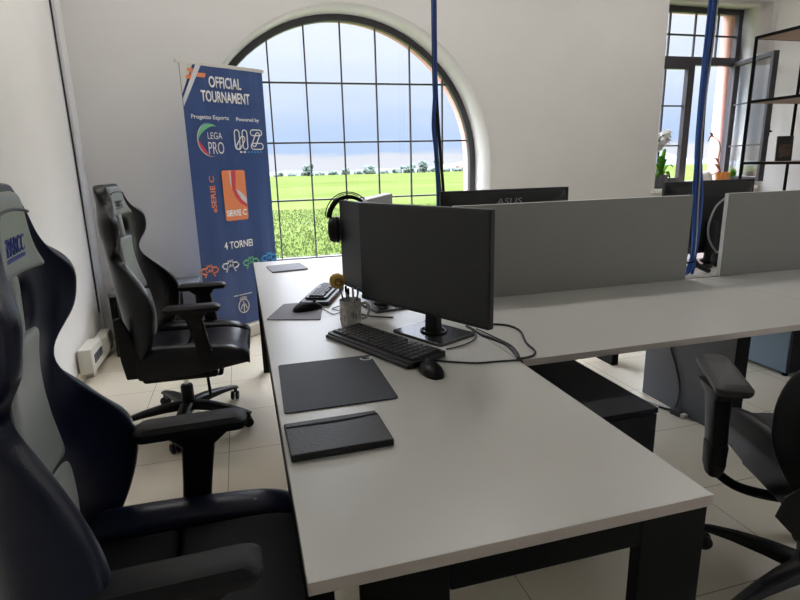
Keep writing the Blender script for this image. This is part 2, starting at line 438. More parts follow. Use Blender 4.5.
# ------------------------------------------------------------------ desks
def desk(label, x0, x1, y0, y1, legs, edge_front=None, group=None, beams=()):
    t = thing('desk', label, 'desk', ((x0+x1)/2, (y0+y1)/2, 0))
    cx, cy = (x0+x1)/2, (y0+y1)/2
    bm = bmesh.new(); vs, fs = add_box(bm, x0-cx, x1-cx, y0-cy, y1-cy, .715, .74)
    for f in fs[2:]: f.material_index = 1
    o = obj('tabletop', bm, [M['desk'], M['desk_edge']], t, bevel=.0015)
    for l in legs: box('leg', (l[0]-cx, l[1]-cx, l[2]-cy, l[3]-cy, l[4] if len(l) > 4 else 0, .7149), M['black_metal'], t, bevel=.003)
    for l in beams: box('frame_beam', (l[0]-cx, l[1]-cx, l[2]-cy, l[3]-cy, l[4], l[5]), M['black_metal'], t, bevel=.003)
    return t
DX0, DX1, DY0, DYM, DY1 = .05, .862, .781, 2.412, 4.043
g = None
desk('white desk nearest the camera with black mouse mat and leather case on it', DX0, DX1, DY0, DYM-.001,
     [(.700, .856, .787, .817), (.14, .30, .787, .817)],
     beams=[(.30, .700, .787, .817, .655, .715), (.052, .10, .84, DYM-.02, .60, .715), (.80, .845, .88, 1.60, .655, .715)])
desk('white desk by the arched window with two pale mouse mats', DX0, DX1, DYM+.001, DY1,
     [(.052, .10, 3.77, 3.83), (.80, .845, 3.77, 3.83)],
     beams=[(.052, .10, DYM+.02, 3.77, .60, .715), (.80, .845, 3.33, 3.77, .655, .715), (.10, .80, 3.77, 3.83, .655, .715)])
CY0, CYM, CY1 = 1.607, 2.459, 3.31
t = desk('bare white desk joined to the inner side of the near desk', DX1+.002, 2.459, CY0, CYM, [], beams=[(DX1+.40, 2.26, 2.22, 2.26, .66, .715)])
desk('bare white desk running out of the right edge of the picture', 2.461, 4.06, CY0, CYM, [(3.98, 4.03, 1.63, 1.80), (3.98, 4.03, 2.25, 2.43)], beams=[(2.5, 3.98, 2.22, 2.26, .66, .715)])
desk('white desk behind the long grey divider', DX1+.002, 2.459, CYM+.025, CY1, [(2.38, 2.43, 3.1, 3.28)], beams=[(DX1+.05, 2.38, 3.24, 3.28, .66, .715)])
desk('white desk behind the right divider holding the far right monitor', 2.461, 4.06, CYM+.025, CY1, [(3.98, 4.03, 2.5, 2.7), (3.98, 4.03, 3.1, 3.28)], beams=[(2.5, 3.98, 3.24, 3.28, .66, .715)])
# riser panels under the desks
def slab(name, label, cat, dims, m, group=None, edge=None):
    cx, cy = (dims[0]+dims[1])/2, (dims[2]+dims[3])/2
    t = thing(name, label, cat, (cx, cy, 0))
    return t, cx, cy
bm = bmesh.new(); vs, fs = add_box(bm, 2.27, 2.355, 2.035, 2.655, 0, .714); fs[2].material_index = 1
tag(obj('riser_panel', bm, [M['graphite'], M['black_metal']], bevel=.003), 'graphite upright support panel under the bare white desk', 'desk support panel')

def pedestal(label, x0, x1, y0, y1, h, m, mt, face='-y', drawers=3):
    cx, cy = (x0+x1)/2, (y0+y1)/2
    t = thing('drawer_pedestal', label, 'drawer pedestal', (cx, cy, 0))
    box('carcass', (x0-cx, x1-cx, y0-cy+.02, y1-cy, .03, h-.02), m, t, bevel=.002)
    box('top', (x0-cx-.003, x1-cx+.003, y0-cy-.003, y1-cy, h-.02, h), mt, t, bevel=.002)
    zz = [.035, .22, .40, h-.024] if drawers == 3 else [.035, h-.024]
    for a, b in zip(zz, zz[1:]):
        d = box('drawer', (x0-cx+.002, x1-cx-.002, y0-cy, y0-cy+.019, a, b-.004), mt, t, bevel=.002)
        box('handle', (-.06, .06, y0-cy-.006, y0-cy, b-.03, b-.022), M['black_metal'], d, bevel=.002)
    for sx in (-1, 1):
        for sy in (-1, 1):
            lathe('foot', [(.018, 0), (.018, .03)], M['black_metal'], t, seg=12, loc=(sx*((x1-x0)/2-.04), sy*((y1-y0)/2-.05), 0))
    return t
t = thing('cabinet', 'low black cabinet against the inner side of the near desk', 'cabinet', (1.065, 1.88, 0))
box('carcass', (-.195, .195, -.47, .48, .22, .582), M['navyblack'], t, bevel=.002)
box('top', (-.197, .197, -.487, .482, .582, .60), M['navyblack'], t, bevel=.002)
d = box('door', (-.193, .193, -.487, -.471, .222, .578), M['navyblack'], t, bevel=.002)
box('plinth', (-.16, .16, .20, .44, 0, .22), M['navyblack'], t, bevel=.002)
pedestal('blue grey cabinet with a black front under the right desk', 3.272, 3.70, 2.535, 3.22, .62, M['blueglass'], M['navyblack'])

# dividers
def divider(label, x0, x1):
    cx = (x0+x1)/2
    t = thing('divider_panel', label, 'divider panel', (cx, 2.46, .74), group='grey desk dividers')
    bm = bmesh.new(); vs, fs = add_box(bm, x0-cx, x1-cx, -.013, .013, .004, .46)
    for f in (fs[1], fs[3], fs[5]): f.material_index = 1
    obj('panel', bm, [M['panel'], M['panel_edge']], t, bevel=.0015)
    for s in (x0-cx+.2, x1-cx-.2): box('clamp', (s-.03, s+.03, -.012, .012, 0.0, .005), M['panel_edge'], t, bevel=.001)
divider('grey desk divider left of the blue cable bundle', .955, 2.312)
divider('grey desk divider right of the blue cable bundle', 2.545, 3.90)

# ------------------------------------------------------------------ gaming chair
def interp(t, K):
    for (t0, v0), (t1, v1) in zip(K, K[1:]):
        if t <= t1:
            s = (t-t0)/(t1-t0); s = s*s*(3-2*s)
            return v0+(v1-v0)*s
    return K[-1][1]
KW = [(0,.235),(.10,.280),(.20,.295),(.31,.275),(.45,.215),(.56,.155),(.64,.180),(.73,.242),(.79,.230),(.845,.165),(.89,.122),(.95,.118),(.985,.100),(1,.078)]
KF = [(0,.06),(.10,.12),(.25,.165),(.40,.15),(.51,.055),(.60,.012),(.71,.065),(.79,.075),(.85,.04),(.92,.02),(1,0)]
def gaming_chair(label, loc, rz, recline=.10, seat_z=.50, pad_z=.72, pad_x=.10, arm_half=.275, base_rot=0.0, silver='silver_leather', bolster='leather',
                 logo=None, seat_mat='seat_fabric', padmat='plastic_soft', back_h=.86, back_x=-.27, pad_twist=0.0, back_rz=0.0, slots=True, wide=1.0, back_z=.02, base_dx=0.0, post_dx=.0, post_dy=0.0, pad_s=1.0, seat_w=1.0, base_s=1.0, post_lean=.12):
    R = thing('gaming_chair', label, 'chair', loc, rz)
    sz = seat_z
    RM = Matrix.Translation((back_x, 0, sz-back_z)) @ Matrix.Rotation(back_rz, 4, 'Z') @ Matrix.Rotation(-recline, 4, 'Y')
    def S(u, t):
        w = interp(t, KW)*wide; f = interp(t, KF)
        x = f*abs(u)**2.4 - .02*math.sin(PI*min(t/.5, 1))*(1-u*u)*0 + .025*math.exp(-((t-.18)/.16)**2)*(1-abs(u))
        return Vector((x, w*math.sin(u*1.35)/math.sin(1.35), t*back_h))
    def N(u, t):
        e = 1e-3
        a = S(min(u+e, 1.0), t)-S(max(u-e, -1.0), t); b = S(u, min(t+e, 1))-S(u, max(t-e, 0))
        n = a.cross(b).normalized()
        return n
    us = [-1,-.93,-.8,-.62,-.44,-.30,-.12,.12,.30,.44,.62,.8,.93,1]
    ts = [0,.04,.1,.18,.27,.36,.45,.53,.60,.66,.705,.745,.795,.84,.89,.93,.965,.99,1.0]
    def sheet(us, ts, off, th, skip=None, thf=None):
        bm = bmesh.new(); nu, nt_ = len(us), len(ts)
        fr = [[None]*nt_ for _ in us]; bk = [[None]*nt_ for _ in us]
        for i, u in enumerate(us):
            for j, t_ in enumerate(ts):
                p = S(u, t_); n = N(u, t_); h = thf(u, t_) if thf else th
                fr[i][j] = bm.verts.new(RM @ (p+n*off)); bk[i][j] = bm.verts.new(RM @ (p+n*(off-h)))
        cells = {(i, j) for i in range(nu-1) for j in range(nt_-1) if not (skip and skip(us[i], us[i+1], ts[j], ts[j+1]))}
        for i, j in cells:
            bm.faces.new((fr[i][j], fr[i+1][j], fr[i+1][j+1], fr[i][j+1]))
            bm.faces.new((bk[i][j], bk[i][j+1], bk[i+1][j+1], bk[i+1][j]))
            for (di, dj), (a, b) in {(-1,0):((i,j),(i,j+1)), (1,0):((i+1,j),(i+1,j+1)), (0,-1):((i,j),(i+1,j)), (0,1):((i,j+1),(i+1,j+1))}.items():
                if (i+di, j+dj) not in cells:
                    bm.faces.new((fr[a[0]][a[1]], fr[b[0]][b[1]], bk[b[0]][b[1]], bk[a[0]][a[1]]))
        for v in list(bm.verts):
            if not v.link_faces: bm.verts.remove(v)
        return bm
    sk = (lambda a, b, c, d: slots and .11 < min(abs(a), abs(b)) and max(abs(a), abs(b)) < .31 and c > .70 and d < .80)
    shell = obj('backrest', sheet(us, ts, 0, .07, sk, lambda u, t_: .085-.03*abs(u)), M[bolster], R, subd=2)
    pu = [-.46,-.3,-.12,.12,.3,.46]
    if silver:
        cp = obj('back_cushion', sheet([-.44,-.3,-.12,.12,.3,.44], [.03,.1,.2,.3,.345], .010, .03), M[silver], shell, subd=2)
        cp2 = obj('back_cushion', sheet([-.44,-.3,-.12,.12,.3,.44], [.35,.4,.5,.6,.66,.69], .010, .03), M[silver], shell, subd=2)
        obj('slot_strap', sheet([-.105,0,.105], [.685,.72,.76,.80,.83], .012, .03), M[silver], shell, subd=1)
        hp = obj('headrest_pad', sheet([-.72,-.5,-.25,0,.25,.5,.72], [.815,.84,.88,.92,.955,.985], .013, .035), M[silver], shell, subd=2)
        tube('seam', [RM @ (S(u/10, .95-.012*abs(u/7)**2)+N(u/10, .95)*.0135) for u in range(-7, 8)], .003, M['leather'], hp, seg=5, n=2)
    if logo:
        c = S(0, .882)+N(0, .882)*.0145; n = N(0, .882)
        tx = Vector((0, 1, 0)); ty = n.cross(tx)
        mt = RM @ Matrix(((tx.x, ty.x, n.x, c.x), (tx.y, ty.y, n.y, c.y), (tx.z, ty.z, n.z, c.z), (0, 0, 0, 1)))
        lt = text('logo_lettering', 'SPARCO', M[logo], shell, mt, .030, .135, bold=.0, depth=.002, shear=.15)
        mt2 = mt @ Matrix.Translation((0, -.022, 0))
        bm = bmesh.new(); prism(bm, [(-.062, -.003), (.058, -.003), (.062, .003), (-.058, .003)], 0, .002, mtx=mt2)
        obj('logo_underline', bm, M[logo], lt)
    # back side hinge brackets
    for s in (-1, 1):
        bm = bmesh.new()
        prism(bm, [(back_x-.06, sz-.10), (back_x+.10, sz-.10), (back_x+.07, sz-.02), (back_x+.01, sz+.05), (back_x-.05, sz+.22), (back_x-.085, sz+.21), (back_x-.075, sz)], s*.255, s*.285,
              mtx=Matrix(((1,0,0,0),(0,0,1,0),(0,1,0,0),(0,0,0,1))))
        hb = obj('recline_bracket', bm, M['plastic'], R, bevel=.008, seg=3)
    # seat
    def sgrid(xs, ys, zf, zb):
        bm = bmesh.new(); T = [[bm.verts.new((x, y*seat_w, zf(x, y))) for y in ys] for x in xs]; B = [[bm.verts.new((x, y*seat_w, zb+.05*max(0, (x+.06)/.35)**1.3)) for y in ys] for x in xs]
        for i in range(len(xs)-1):
            for j in range(len(ys)-1):
                bm.faces.new((T[i][j], T[i+1][j], T[i+1][j+1], T[i][j+1])); bm.faces.new((B[i][j], B[i][j+1], B[i+1][j+1], B[i+1][j]))
        for i in range(len(xs)-1):
            for j in (0, len(ys)-1): bm.faces.new((T[i][j], T[i+1][j], B[i+1][j], B[i][j]))
        for j in range(len(ys)-1):
            for i in (0, len(xs)-1): bm.faces.new((T[i][j], T[i][j+1], B[i][j+1], B[i][j]))
        return bm
    sxs = [-.26,-.24,-.12,0,.10,.18,.24,.275,.285]
    def zc(x, y): return sz-.012*(x+.1)-(.05*max(0, (x-.16)/.13)**2)+.012*abs(y/.17)**3
    obj('seat_cushion', sgrid([-.26,-.24,-.14,-.05,-.035], [-.178,-.165,-.08,0,.08,.165,.178], zc, sz-.085), M[seat_mat], R, subd=2)
    obj('seat_cushion', sgrid([-.032,-.02,.08,.18,.24,.275,.285], [-.178,-.165,-.08,0,.08,.165,.178], zc, sz-.085), M[seat_mat], R, subd=2)
    for s in (-1, 1):
        def zbol(x, y):
            q = abs(y); h = .052*max(0, 1-((q-.235)/.075)**2); taper = 1-.55*max(0, (x+.05)/.33)
            return sz+h*taper-.012*(x+.1)-(.05*max(0, (x-.17)/.12)**2)-(.03 if q > .285 else 0)
        ys = [s*q for q in (.179,.19,.215,.245,.272,.290,.297)]
        obj('seat_bolster', sgrid(sxs, ys, zbol, sz-.11), M[bolster], R, subd=2)
    box('seat_pan', (-.25, .12, -.255*seat_w, .255*seat_w, sz-.145, sz-.09), M['plastic'], R, bevel=.02, seg=3)
    box('tilt_mechanism', (-.11, .13, -.09, .09, sz-.20, sz-.13), M['black_metal'], R, bevel=.015, seg=3)
    tube('tilt_lever', [(.05, -.09, sz-.165), (.06, -.2, sz-.17), (.07, -.27, sz-.19), (.075, -.29, sz-.23)], .008, M['plastic'], R)
    # arms
    for s in (-1, 1):
        at = Matrix.Translation((pad_x, s*arm_half, pad_z)) @ Matrix.Rotation(s*pad_twist, 4, 'Z')
        bm = bmesh.new()
        o2 = rrect(-.135, .135, -.043, .043, .022)
        prof = [(.90, -.034), (1.0, -.024), (1.0, -.012), (.72, 0.0)]
        rings = []
        for sc, z in prof:
            rings.append([bm.verts.new(at @ Vector((pad_s*(x*(sc*.5+.5) if abs(sc-1) > .01 else x), pad_s*y*sc, z))) for x, y in o2])
        for a_, b_ in zip(rings, rings[1:]):
            for k in range(len(a_)): bm.faces.new((a_[k], a_[(k+1) % len(a_)], b_[(k+1) % len(a_)], b_[k]))
        bm.faces.new(rings[0][::-1]); bm.faces.new(rings[-1])
        arm = obj('arm_pad', bm, M[padmat], R, bevel=.003)
        px = pad_x-.01+post_dx
        bm = bmesh.new()
        secs = [(pad_z-.035, .075, .032), (pad_z-.07, .040, .025), (pad_z-.17, .036, .022), (sz-.05, .034, .021)]
        rr = []
        for z, hx, hy in secs:
            rr.append([bm.verts.new((px+(z-pad_z)*post_lean+x, s*(arm_half+post_dy)+y, z)) for x, y in rrect(-hx, hx, -hy, hy, .012, 3)])
        for a_, b_ in zip(rr, rr[1:]):
            for k in range(len(a_)): bm.faces.new((a_[k], a_[(k+1) % len(a_)], b_[(k+1) % len(a_)], b_[k]))
        bm.faces.new(rr[0]); bm.faces.new(rr[-1][::-1])
        obj('arm_post', bm, M['plastic'], R, smooth=False, bevel=.003)
        xb = px-(pad_z-sz)*post_lean
        bm = bmesh.new()
        rr = []
        for z, hx, hy in [(sz+.02, .033, .022), (sz+.015, .036, .025), (sz-.06, .034, .023), (sz-.09, .024, .017)]:
            rr.append([bm.verts.new((xb+x, s*(arm_half+post_dy)+y, z)) for x, y in rrect(-hx, hx, -hy, hy, .014, 3)])
        for a_, b_ in zip(rr, rr[1:]):
            for k in range(len(a_)): bm.faces.new((a_[k], a_[(k+1) % len(a_)], b_[(k+1) % len(a_)], b_[k]))
        bm.faces.new(rr[0]); bm.faces.new(rr[-1][::-1])
        sl = obj('arm_sleeve', bm, M['plastic'], R, bevel=.004)
        tube('arm_bracket', [(xb, s*(arm_half+post_dy), sz-.075), (xb-.01, s*(arm_half-.04), sz-.125), (xb-.02, s*.18, sz-.150), (xb-.03, s*.08, sz-.148)], .022, M['black_metal'], R, seg=10, flat=.6)
    # column and base
    BT_ = Matrix.Translation((base_dx, 0, 0)); BS_ = Matrix.Diagonal((base_s, base_s, 1, 1))
    lathe('gas_lift', [(.025, .10), (.025, sz-.30), (.014, sz-.299), (.014, sz-.19)], M['chrome'], R, seg=20, mtx=BT_)
    lathe('lift_cover', [(.034, .10), (.034, .22), (.030, .23)], M['plastic'], R, seg=20, mtx=BT_)
    lathe('base_hub', [(.045, .085), (.055, .095), (.055, .13), (.042, .145)], M['plastic'], R, seg=24, mtx=BT_)
    for k in range(5):
        a_ = base_rot+2*PI*k/5; ca, sa = math.cos(a_), math.sin(a_)
        lm = BT_ @ Matrix(((ca, -sa, 0, 0), (sa, ca, 0, 0), (0, 0, 1, 0), (0, 0, 0, 1))) @ BS_
        bm = bmesh.new(); rr = []
        for x, w_, zt, zb in ((.035, .034, .140, .095), (.12, .030, .135, .095), (.22, .024, .118, .088), (.30, .019, .098, .076), (.335, .017, .086, .070)):
            rr.append([bm.verts.new(lm @ Vector((x, y, z))) for y, z in ((-w_, zb), (w_, zb), (w_*.95, zt-.008), (w_*.5, zt), (-w_*.5, zt), (-w_*.95, zt-.008))])
        for p_, q_ in zip(rr, rr[1:]):
            for i in range(6): bm.faces.new((p_[i], p_[(i+1) % 6], q_[(i+1) % 6], q_[i]))
        bm.faces.new(rr[0]); bm.faces.new(rr[-1])
        leg = obj('base_leg', bm, M['plastic'], R, bevel=.003)
        bm = bmesh.new()
        add_lathe(bm, [(.010, .045), (.010, .075)], 10, mtx=Matrix.Translation(lm @ Vector((.325, 0, 0))))
        for s in (-1, 1):
            wm = Matrix.Translation(lm @ Vector((.318, 0, .027))) @ Matrix.Rotation(a_+.6, 4, 'Z') @ Matrix.Rotation(PI/2, 4, 'X') @ Matrix.Translation((0, 0, s*.014))
            add_lathe(bm, [(.020, -.010), (.027, -.007), (.027, .007), (.020, .010)], 18, mtx=wm)
        obj('caster', bm, M['plastic'], leg, bevel=.001)
    return R

gaming_chair('black gaming chair with blue lettering on its silver headrest, nearest the camera', (-.17, 1.10, 0), .03, recline=-.05, seat_z=.55, back_z=.05, pad_z=.79, pad_x=.01, arm_half=.285,
             silver='silver_leather', bolster='leather', logo='blue_logo', back_h=.885, back_x=-.265, base_rot=.4, post_dx=.03, back_rz=.07)
gaming_chair('black gaming chair standing in front of the navy banner', (-.30, 3.12, 0), -.03, recline=.08, seat_z=.49, pad_z=.745, pad_x=.03, arm_half=.275,
             silver='grey_leather', bolster='leather_far', logo='logo_dim', back_h=.87, back_x=-.25, base_rot=-.42, seat_mat='leather_far', base_dx=-.08, back_rz=-.07, post_lean=-.20, base_s=1.1)
gaming_chair('black armchair on a five star base cut off by the right edge of the picture', (1.655, 1.115, 0), 1.222, recline=.10, seat_z=.55, pad_z=.775, pad_x=.03, arm_half=.325,
             silver=None, bolster='leather_far', logo=None, base_rot=.75, seat_mat='olive_fabric', padmat='padbrown', pad_twist=-.22, slots=False, back_x=-.33, post_dx=-.03, post_dy=.03, pad_s=1.14, seat_w=.76, wide=.94)

# ------------------------------------------------------------------ monitors
def monitor(label, loc, rz, W=.69, Hh=.405, zb=.845, neck_back=.06, base=(.27, .20), logo=None, ring=False, tiltlogo=None):
    """screen faces local -Y; loc = point on the desk under the screen"""
    R = thing('monitor', label, 'monitor', loc, rz)
    b0 = zb-loc[2]
    pan = box('housing', (-W/2, W/2, -.008, .016, b0, b0+Hh), M['bezel'], R, bevel=.004)
    box('screen', (-W/2+.006, W/2-.006, -.0095, -.007, b0+.016, b0+Hh-.006), M['screen'], pan, bevel=.0005)
    box('chin', (-W/2+.002, W/2-.002, -.011, -.006, b0+.001, b0+.015), M['bezel'], pan, bevel=.001)
    bm = bmesh.new(); rr = []
    for y, k, kz in ((.016, .96, .94), (.034, .90, .84), (.045, .62, .56)):
        zc_ = b0+Hh*.5
        rr.append([bm.verts.new((x, y, zc_+z)) for x, z in rrect(-W/2*k, W/2*k, -Hh/2*kz, Hh/2*kz, .02, 3)])
    for p_, q_ in zip(rr, rr[1:]):
        for i in range(len(p_)): bm.faces.new((p_[i], p_[(i+1) % len(p_)], q_[(i+1) % len(p_)], q_[i]))
    bm.faces.new(rr[0]); bm.faces.new(rr[-1])
    obj('back_shell', bm, M['bezel'], pan, bevel=.003)
    bw, bd = base
    bm = bmesh.new(); prism(bm, rrect(-bw/2, bw/2, neck_back-bd/2, neck_back+bd/2, .012), 0, .012)
    bs = obj('base_plate', bm, M['base_metal'], R, bevel=.002)
    bm = bmesh.new(); rr = []
    for z, hx, hy, yo in ((.012, .034, .020, neck_back), (b0*.6+.02, .032, .018, neck_back), (b0+Hh*.45, .030, .016, neck_back-.002)):
        rr.append([bm.verts.new((x, yo+y, z)) for x, y in rrect(-hx, hx, -hy, hy, .010, 3)])
    for p_, q_ in zip(rr, rr[1:]):
        for i in range(len(p_)): bm.faces.new((p_[i], p_[(i+1) % len(p_)], q_[(i+1) % len(p_)], q_[i]))
    bm.faces.new(rr[0][::-1]); bm.faces.new(rr[-1])
    obj('neck', bm, M['bezel'], R, bevel=.002)
    tube('neck_ring', [(.052*math.cos(a), neck_back+.045*math.sin(a), .016) for a in [2*PI*k/32 for k in range(32)]], .0045, M['bezel'], bs, seg=6, smooth_path=False, closed=True)
    if logo:
        mt = Matrix(((-1, 0, 0, 0), (0, 0, 1, .0455), (0, 1, 0, b0+Hh*logo[1]), (0, 0, 0, 1)))
        text('logo_lettering', logo[0], M['logo_grey'], pan, mt, .030, .145, depth=.001, bold=0.0, shear=.12)
    return R
yw = -1.11
monitor('large black monitor showing its blank screen on the near desk', (.622, 1.957, .74), yw, W=.69, Hh=.405, zb=.845, neck_back=.075)
monitor('black monitor seen almost edge on with a headset hung on it', (.545, 2.505, .74), -1.36, W=.60, Hh=.43, zb=.80, neck_back=.075)
monitor('black monitor with its back above the left grey divider', (1.325, 2.665, .74), PI, W=.725, Hh=.40, zb=.859, neck_back=.06, base=(.27, .17), logo=('ASUS', .852))
monitor('black monitor at the far right behind the gap between the dividers', (2.83, 2.88, .74), PI+.02, W=.70, Hh=.455, zb=.797, neck_back=.06)

# ------------------------------------------------------------------ desk things
ZD = .7405
def flatpad(label, corners, m, th=.004, name='mouse_mat', r=.012, z=ZD, cat='mouse mat'):
    """slab through four corner points (in order), rounded"""
    P = [Vector((x, y, 0)) for x, y in corners]; c = sum(P, Vector())/4
    t = thing(name, label, cat, (c.x, c.y, z))
    pts = []
    for i in range(4):
        p = P[i]-c; a = (P[i-1]-P[i]).normalized(); b = (P[(i+1) % 4]-P[i]).normalized()
        for k in range(5):
            s = k/4; q = p+a*r*(1-s)**2+b*r*s**2
            pts.append((q.x, q.y))
    bm = bmesh.new(); prism(bm, pts, 0, th)
    o = obj('mat' if cat == 'mouse mat' else 'slab', bm, m, t, bevel=.001)
    return t, o
t, o = flatpad('dark grey mouse mat with a small white ring logo on the near desk', [(.074, 1.828), (.394, 1.826), (.390, 1.437), (.064, 1.437)], M['mousepad'])
bm = bmesh.new()
lc = Vector((.372-o.parent.location.x, 1.795-o.parent.location.y, .0046))
arc = lambda r, a0, a1, n=14: [lc+Vector((r*math.cos(math.radians(a0+(a1-a0)*k/n)), r*math.sin(math.radians(a0+(a1-a0)*k/n)), 0)) for k in range(n+1)]
add_tube(bm, arc(.019, 170, 400), .0032, 6, flat=.2)
add_tube(bm, [lc+Vector((.019, .0, 0)), lc+Vector((.004, 0, 0))], .003, 6, flat=.2)
obj('ring_logo', bm, M['white'], o)
flatpad('pale grey mouse mat under a black mouse on the window desk', [(.158, 2.70), (.355, 2.69), (.292, 2.355), (.062, 2.44)], M['greypad'], th=.004)
flatpad('thick pale grey mouse mat at the window end of the desks', [(.128, 3.80), (.358, 3.845), (.388, 3.60), (.155, 3.565)], M['greypad'], th=.010)

# leather case
t = thing('leather_case', 'black leather tablet case with a flap lying in front of the mouse mat', 'case', (.183, 1.262, ZD), .02)
box('case_body', (-.125, .120, -.090, .060, 0, .019), M['case'], t, bevel=.004, seg=3)
box('back_cover', (-.125, .120, .058, .094, 0, .013), M['case'], t, bevel=.004, seg=3)
bm = bmesh.new(); prism(bm, [(-.122, .052), (-.03, .046), (.03, .046), (.117, .056), (.117, .060), (.03, .055), (-.03, .056), (-.122, .057)], .0175, .0205)
obj('flap_edge', bm, M['black_metal'], t)

# mice
def mouse(label, loc, rz, L=.118, W=.064, Hm=.038):
    t = thing('computer_mouse', label, 'mouse', loc, rz)
    bm = bmesh.new(); n = 12; rings = []
    for i in range(n+1):
        s = i/n; x = -L/2+L*s
        wv = W/2*(math.sin(PI*min(max(s*.94+.03, 0), 1))**.45)*(.93+.12*abs(s-.45)); hv = Hm*(math.sin(PI*(.06+.86*s)))**.7*(1-.18*s)
        rings.append([bm.verts.new((x, wv*math.cos(PI*k/10), max(0, hv*math.sin(PI*k/10)**.75))) for k in range(11)])
    for a_, b_ in zip(rings, rings[1:]):
        for k in range(10): bm.faces.new((a_[k], a_[k+1], b_[k+1], b_[k]))
        bm.faces.new((a_[10], a_[0], b_[0], b_[10]))
    bm.faces.new(rings[0]); bm.faces.new(rings[-1][::-1])
    o = obj('mouse_shell', bm, M['plastic'], t, smooth=True)
    wm = Matrix.Translation((L*.27, 0, Hm*.74)) @ Matrix.Rotation(PI/2, 4, 'X')
    lathe('scroll_wheel', [(.006, -.004), (.009, -.002), (.009, .002), (.006, .004)], M['graphite'], t, seg=16, mtx=wm)
    tube('button_seam', [(L*.05, 0, Hm*.985), (L*.2, 0, Hm*.86), (L*.42, 0, Hm*.50)], .0009, M['black_metal'], t, seg=5)
    return t
mouse('black mouse lying on the bare desk beside the keyboard', (.545, 1.600, ZD), 1.62, L=.130, W=.076)
mouse('black mouse resting on the pale grey mat', (.258, 2.545, ZD+.0045), .35, L=.14, W=.080, Hm=.044)

# keyboards
def keyboard(label, loc, rz, L, W, hh=.020, ncol=17, rows=6, tilt=.05, keym='key'):
    t = thing('keyboard', label, 'keyboard', loc, rz)
    t.rotation_euler = (tilt, 0, rz)
    bm = bmesh.new(); prism(bm, rrect(-L/2, L/2, -W/2, W/2, .012), 0, hh)
    o = obj('keyboard_body', bm, M['bezel'], t, bevel=.003)
    if keym == 'key':
        box('palm_edge', (-L/2+.006, L/2-.006, -W/2-.012, -W/2+.014, 0, hh*.7), M['bezel'], t, bevel=.005)
    kw = (L-.03)/ncol; kd = (W-.035)/rows
    bm = bmesh.new(); rr = []
    for z, k in ((0, .47), (.005, .45), (.008, .37), (.0075, .30)):
        rr.append([bm.verts.new((x, y, z)) for x, y in rrect(-kw*k, kw*k, -kd*k, kd*k, .0015, 2)])
    for p_, q_ in zip(rr, rr[1:]):
        for i in range(len(p_)): bm.faces.new((p_[i], p_[(i+1) % len(p_)], q_[(i+1) % len(p_)], q_[i]))
    bm.faces.new(rr[-1])
    k0 = obj('key', bm, M['key'], t)
    def at(x, y, sx=1):
        k = k0.copy(); COL.objects.link(k); k.parent = t; k.location = (x, y, hh); k.scale = (sx, 1, 1)
    for r_ in range(rows):
        y = -W/2+.018+kd*(r_+.5)
        c_ = 0
        while c_ < ncol:
            if r_ == 0 and c_ == 3:
                at(-L/2+.015+kw*(c_+2.5), y, 5); c_ += 5; continue
            if not (r_ == rows-1 and c_ in (1, 6, 11)): at(-L/2+.015+kw*(c_+.5), y)
            c_ += 1
    bpy.data.objects.remove(k0)
    return t
keyboard('black full size keyboard in front of the large monitor', (.462, 1.906, ZD+.003), -1.135, .50, .165, tilt=.03)
keyboard('slim dark keyboard propped on a black box behind the mug', (.372, 2.81, ZD+.0225), 1.19+PI, .33, .11, hh=.010, ncol=15, rows=5, tilt=.0, keym='slim')
t = thing('accessory_box', 'flat black box with a red stripe under the slim keyboard', 'box', (.368, 2.785, ZD), 1.19+PI)
box('box_body', (-.185, .185, -.075, .070, 0, .022), M['bezel'], t, bevel=.004)
box('red_stripe', (.02, .13, .0695, .0715, .006, .015), M['red'], t, bevel=.0005)

# mug with pens
mx, my = .408, 2.245
t = thing('mug', 'speckled grey mug holding pens and a yellow flower stick', 'mug', (mx, my, ZD))
lathe('mug_body', [(.038, 0), (.044, .003), (.0455, .107), (.0445, .109), (.043, .107), (.041, .008), (.0, .006)], M['mug'], t, seg=32, cap1=False)
tube('mug_handle', [(.041, -.012, .088), (.065, -.016, .090), (.076, -.018, .062), (.063, -.016, .030), (.042, -.012, .025)], .006, M['mug'], t, seg=10)
bm = bmesh.new()
for k in range(16):
    a_ = random.uniform(PI*.9, PI*1.95); z_ = random.uniform(.015, .06); l_ = random.uniform(.015, .03)
    add_tube(bm, [(.0455*math.cos(a_), .0455*math.sin(a_), z_), (.0458*math.cos(a_+.02), .0458*math.sin(a_+.02), z_+l_)], .0010, 5)
obj('printed_marks', bm, M['mugdark'], t)
def stick(name, label, cat, p0, p1, r, m, head=None):
    o = thing(name, label, cat, (mx+p0[0], my+p0[1], ZD+.010))
    v = Vector(p1)-Vector(p0)
    tube('stem' if head else 'barrel', [(0, 0, 0), v*.5, v], r, m, o, seg=8, n=2)
    return o, v
o, v = stick('flower_stick', 'yellow round flower on a pale stick standing in the mug', 'flower stick', (.0, .012, .01), (-.042, .035, .172), .0035, M['pen1'], head=True)
bm = bmesh.new(); bmesh.ops.create_icosphere(bm, subdivisions=3, radius=.034)
for q in bm.verts: q.co = Vector((q.co.x, q.co.y*.75, q.co.z))*(1+.05*math.sin(q.co.x*300)*math.sin(q.co.z*260)) + v + Vector((-.003, 0, .012))
hd = obj('flower_head', bm, M['yellow'], o, smooth=True)
hc = v+Vector((-.003, -.020, .012))
bm = bmesh.new(); add_tube(bm, [hc+Vector((.013*math.cos(a), -.002, .013*math.sin(a))) for a in [2*PI*k/20 for k in range(20)]], .003, 6, closed=True)
add_tube(bm, [hc+Vector((-.008, -.004, .002)), hc+Vector((.0, -.004, .006)), hc+Vector((.008, -.004, .0))], .003, 6)
obj('brown_marking', bm, M['brown'], hd)
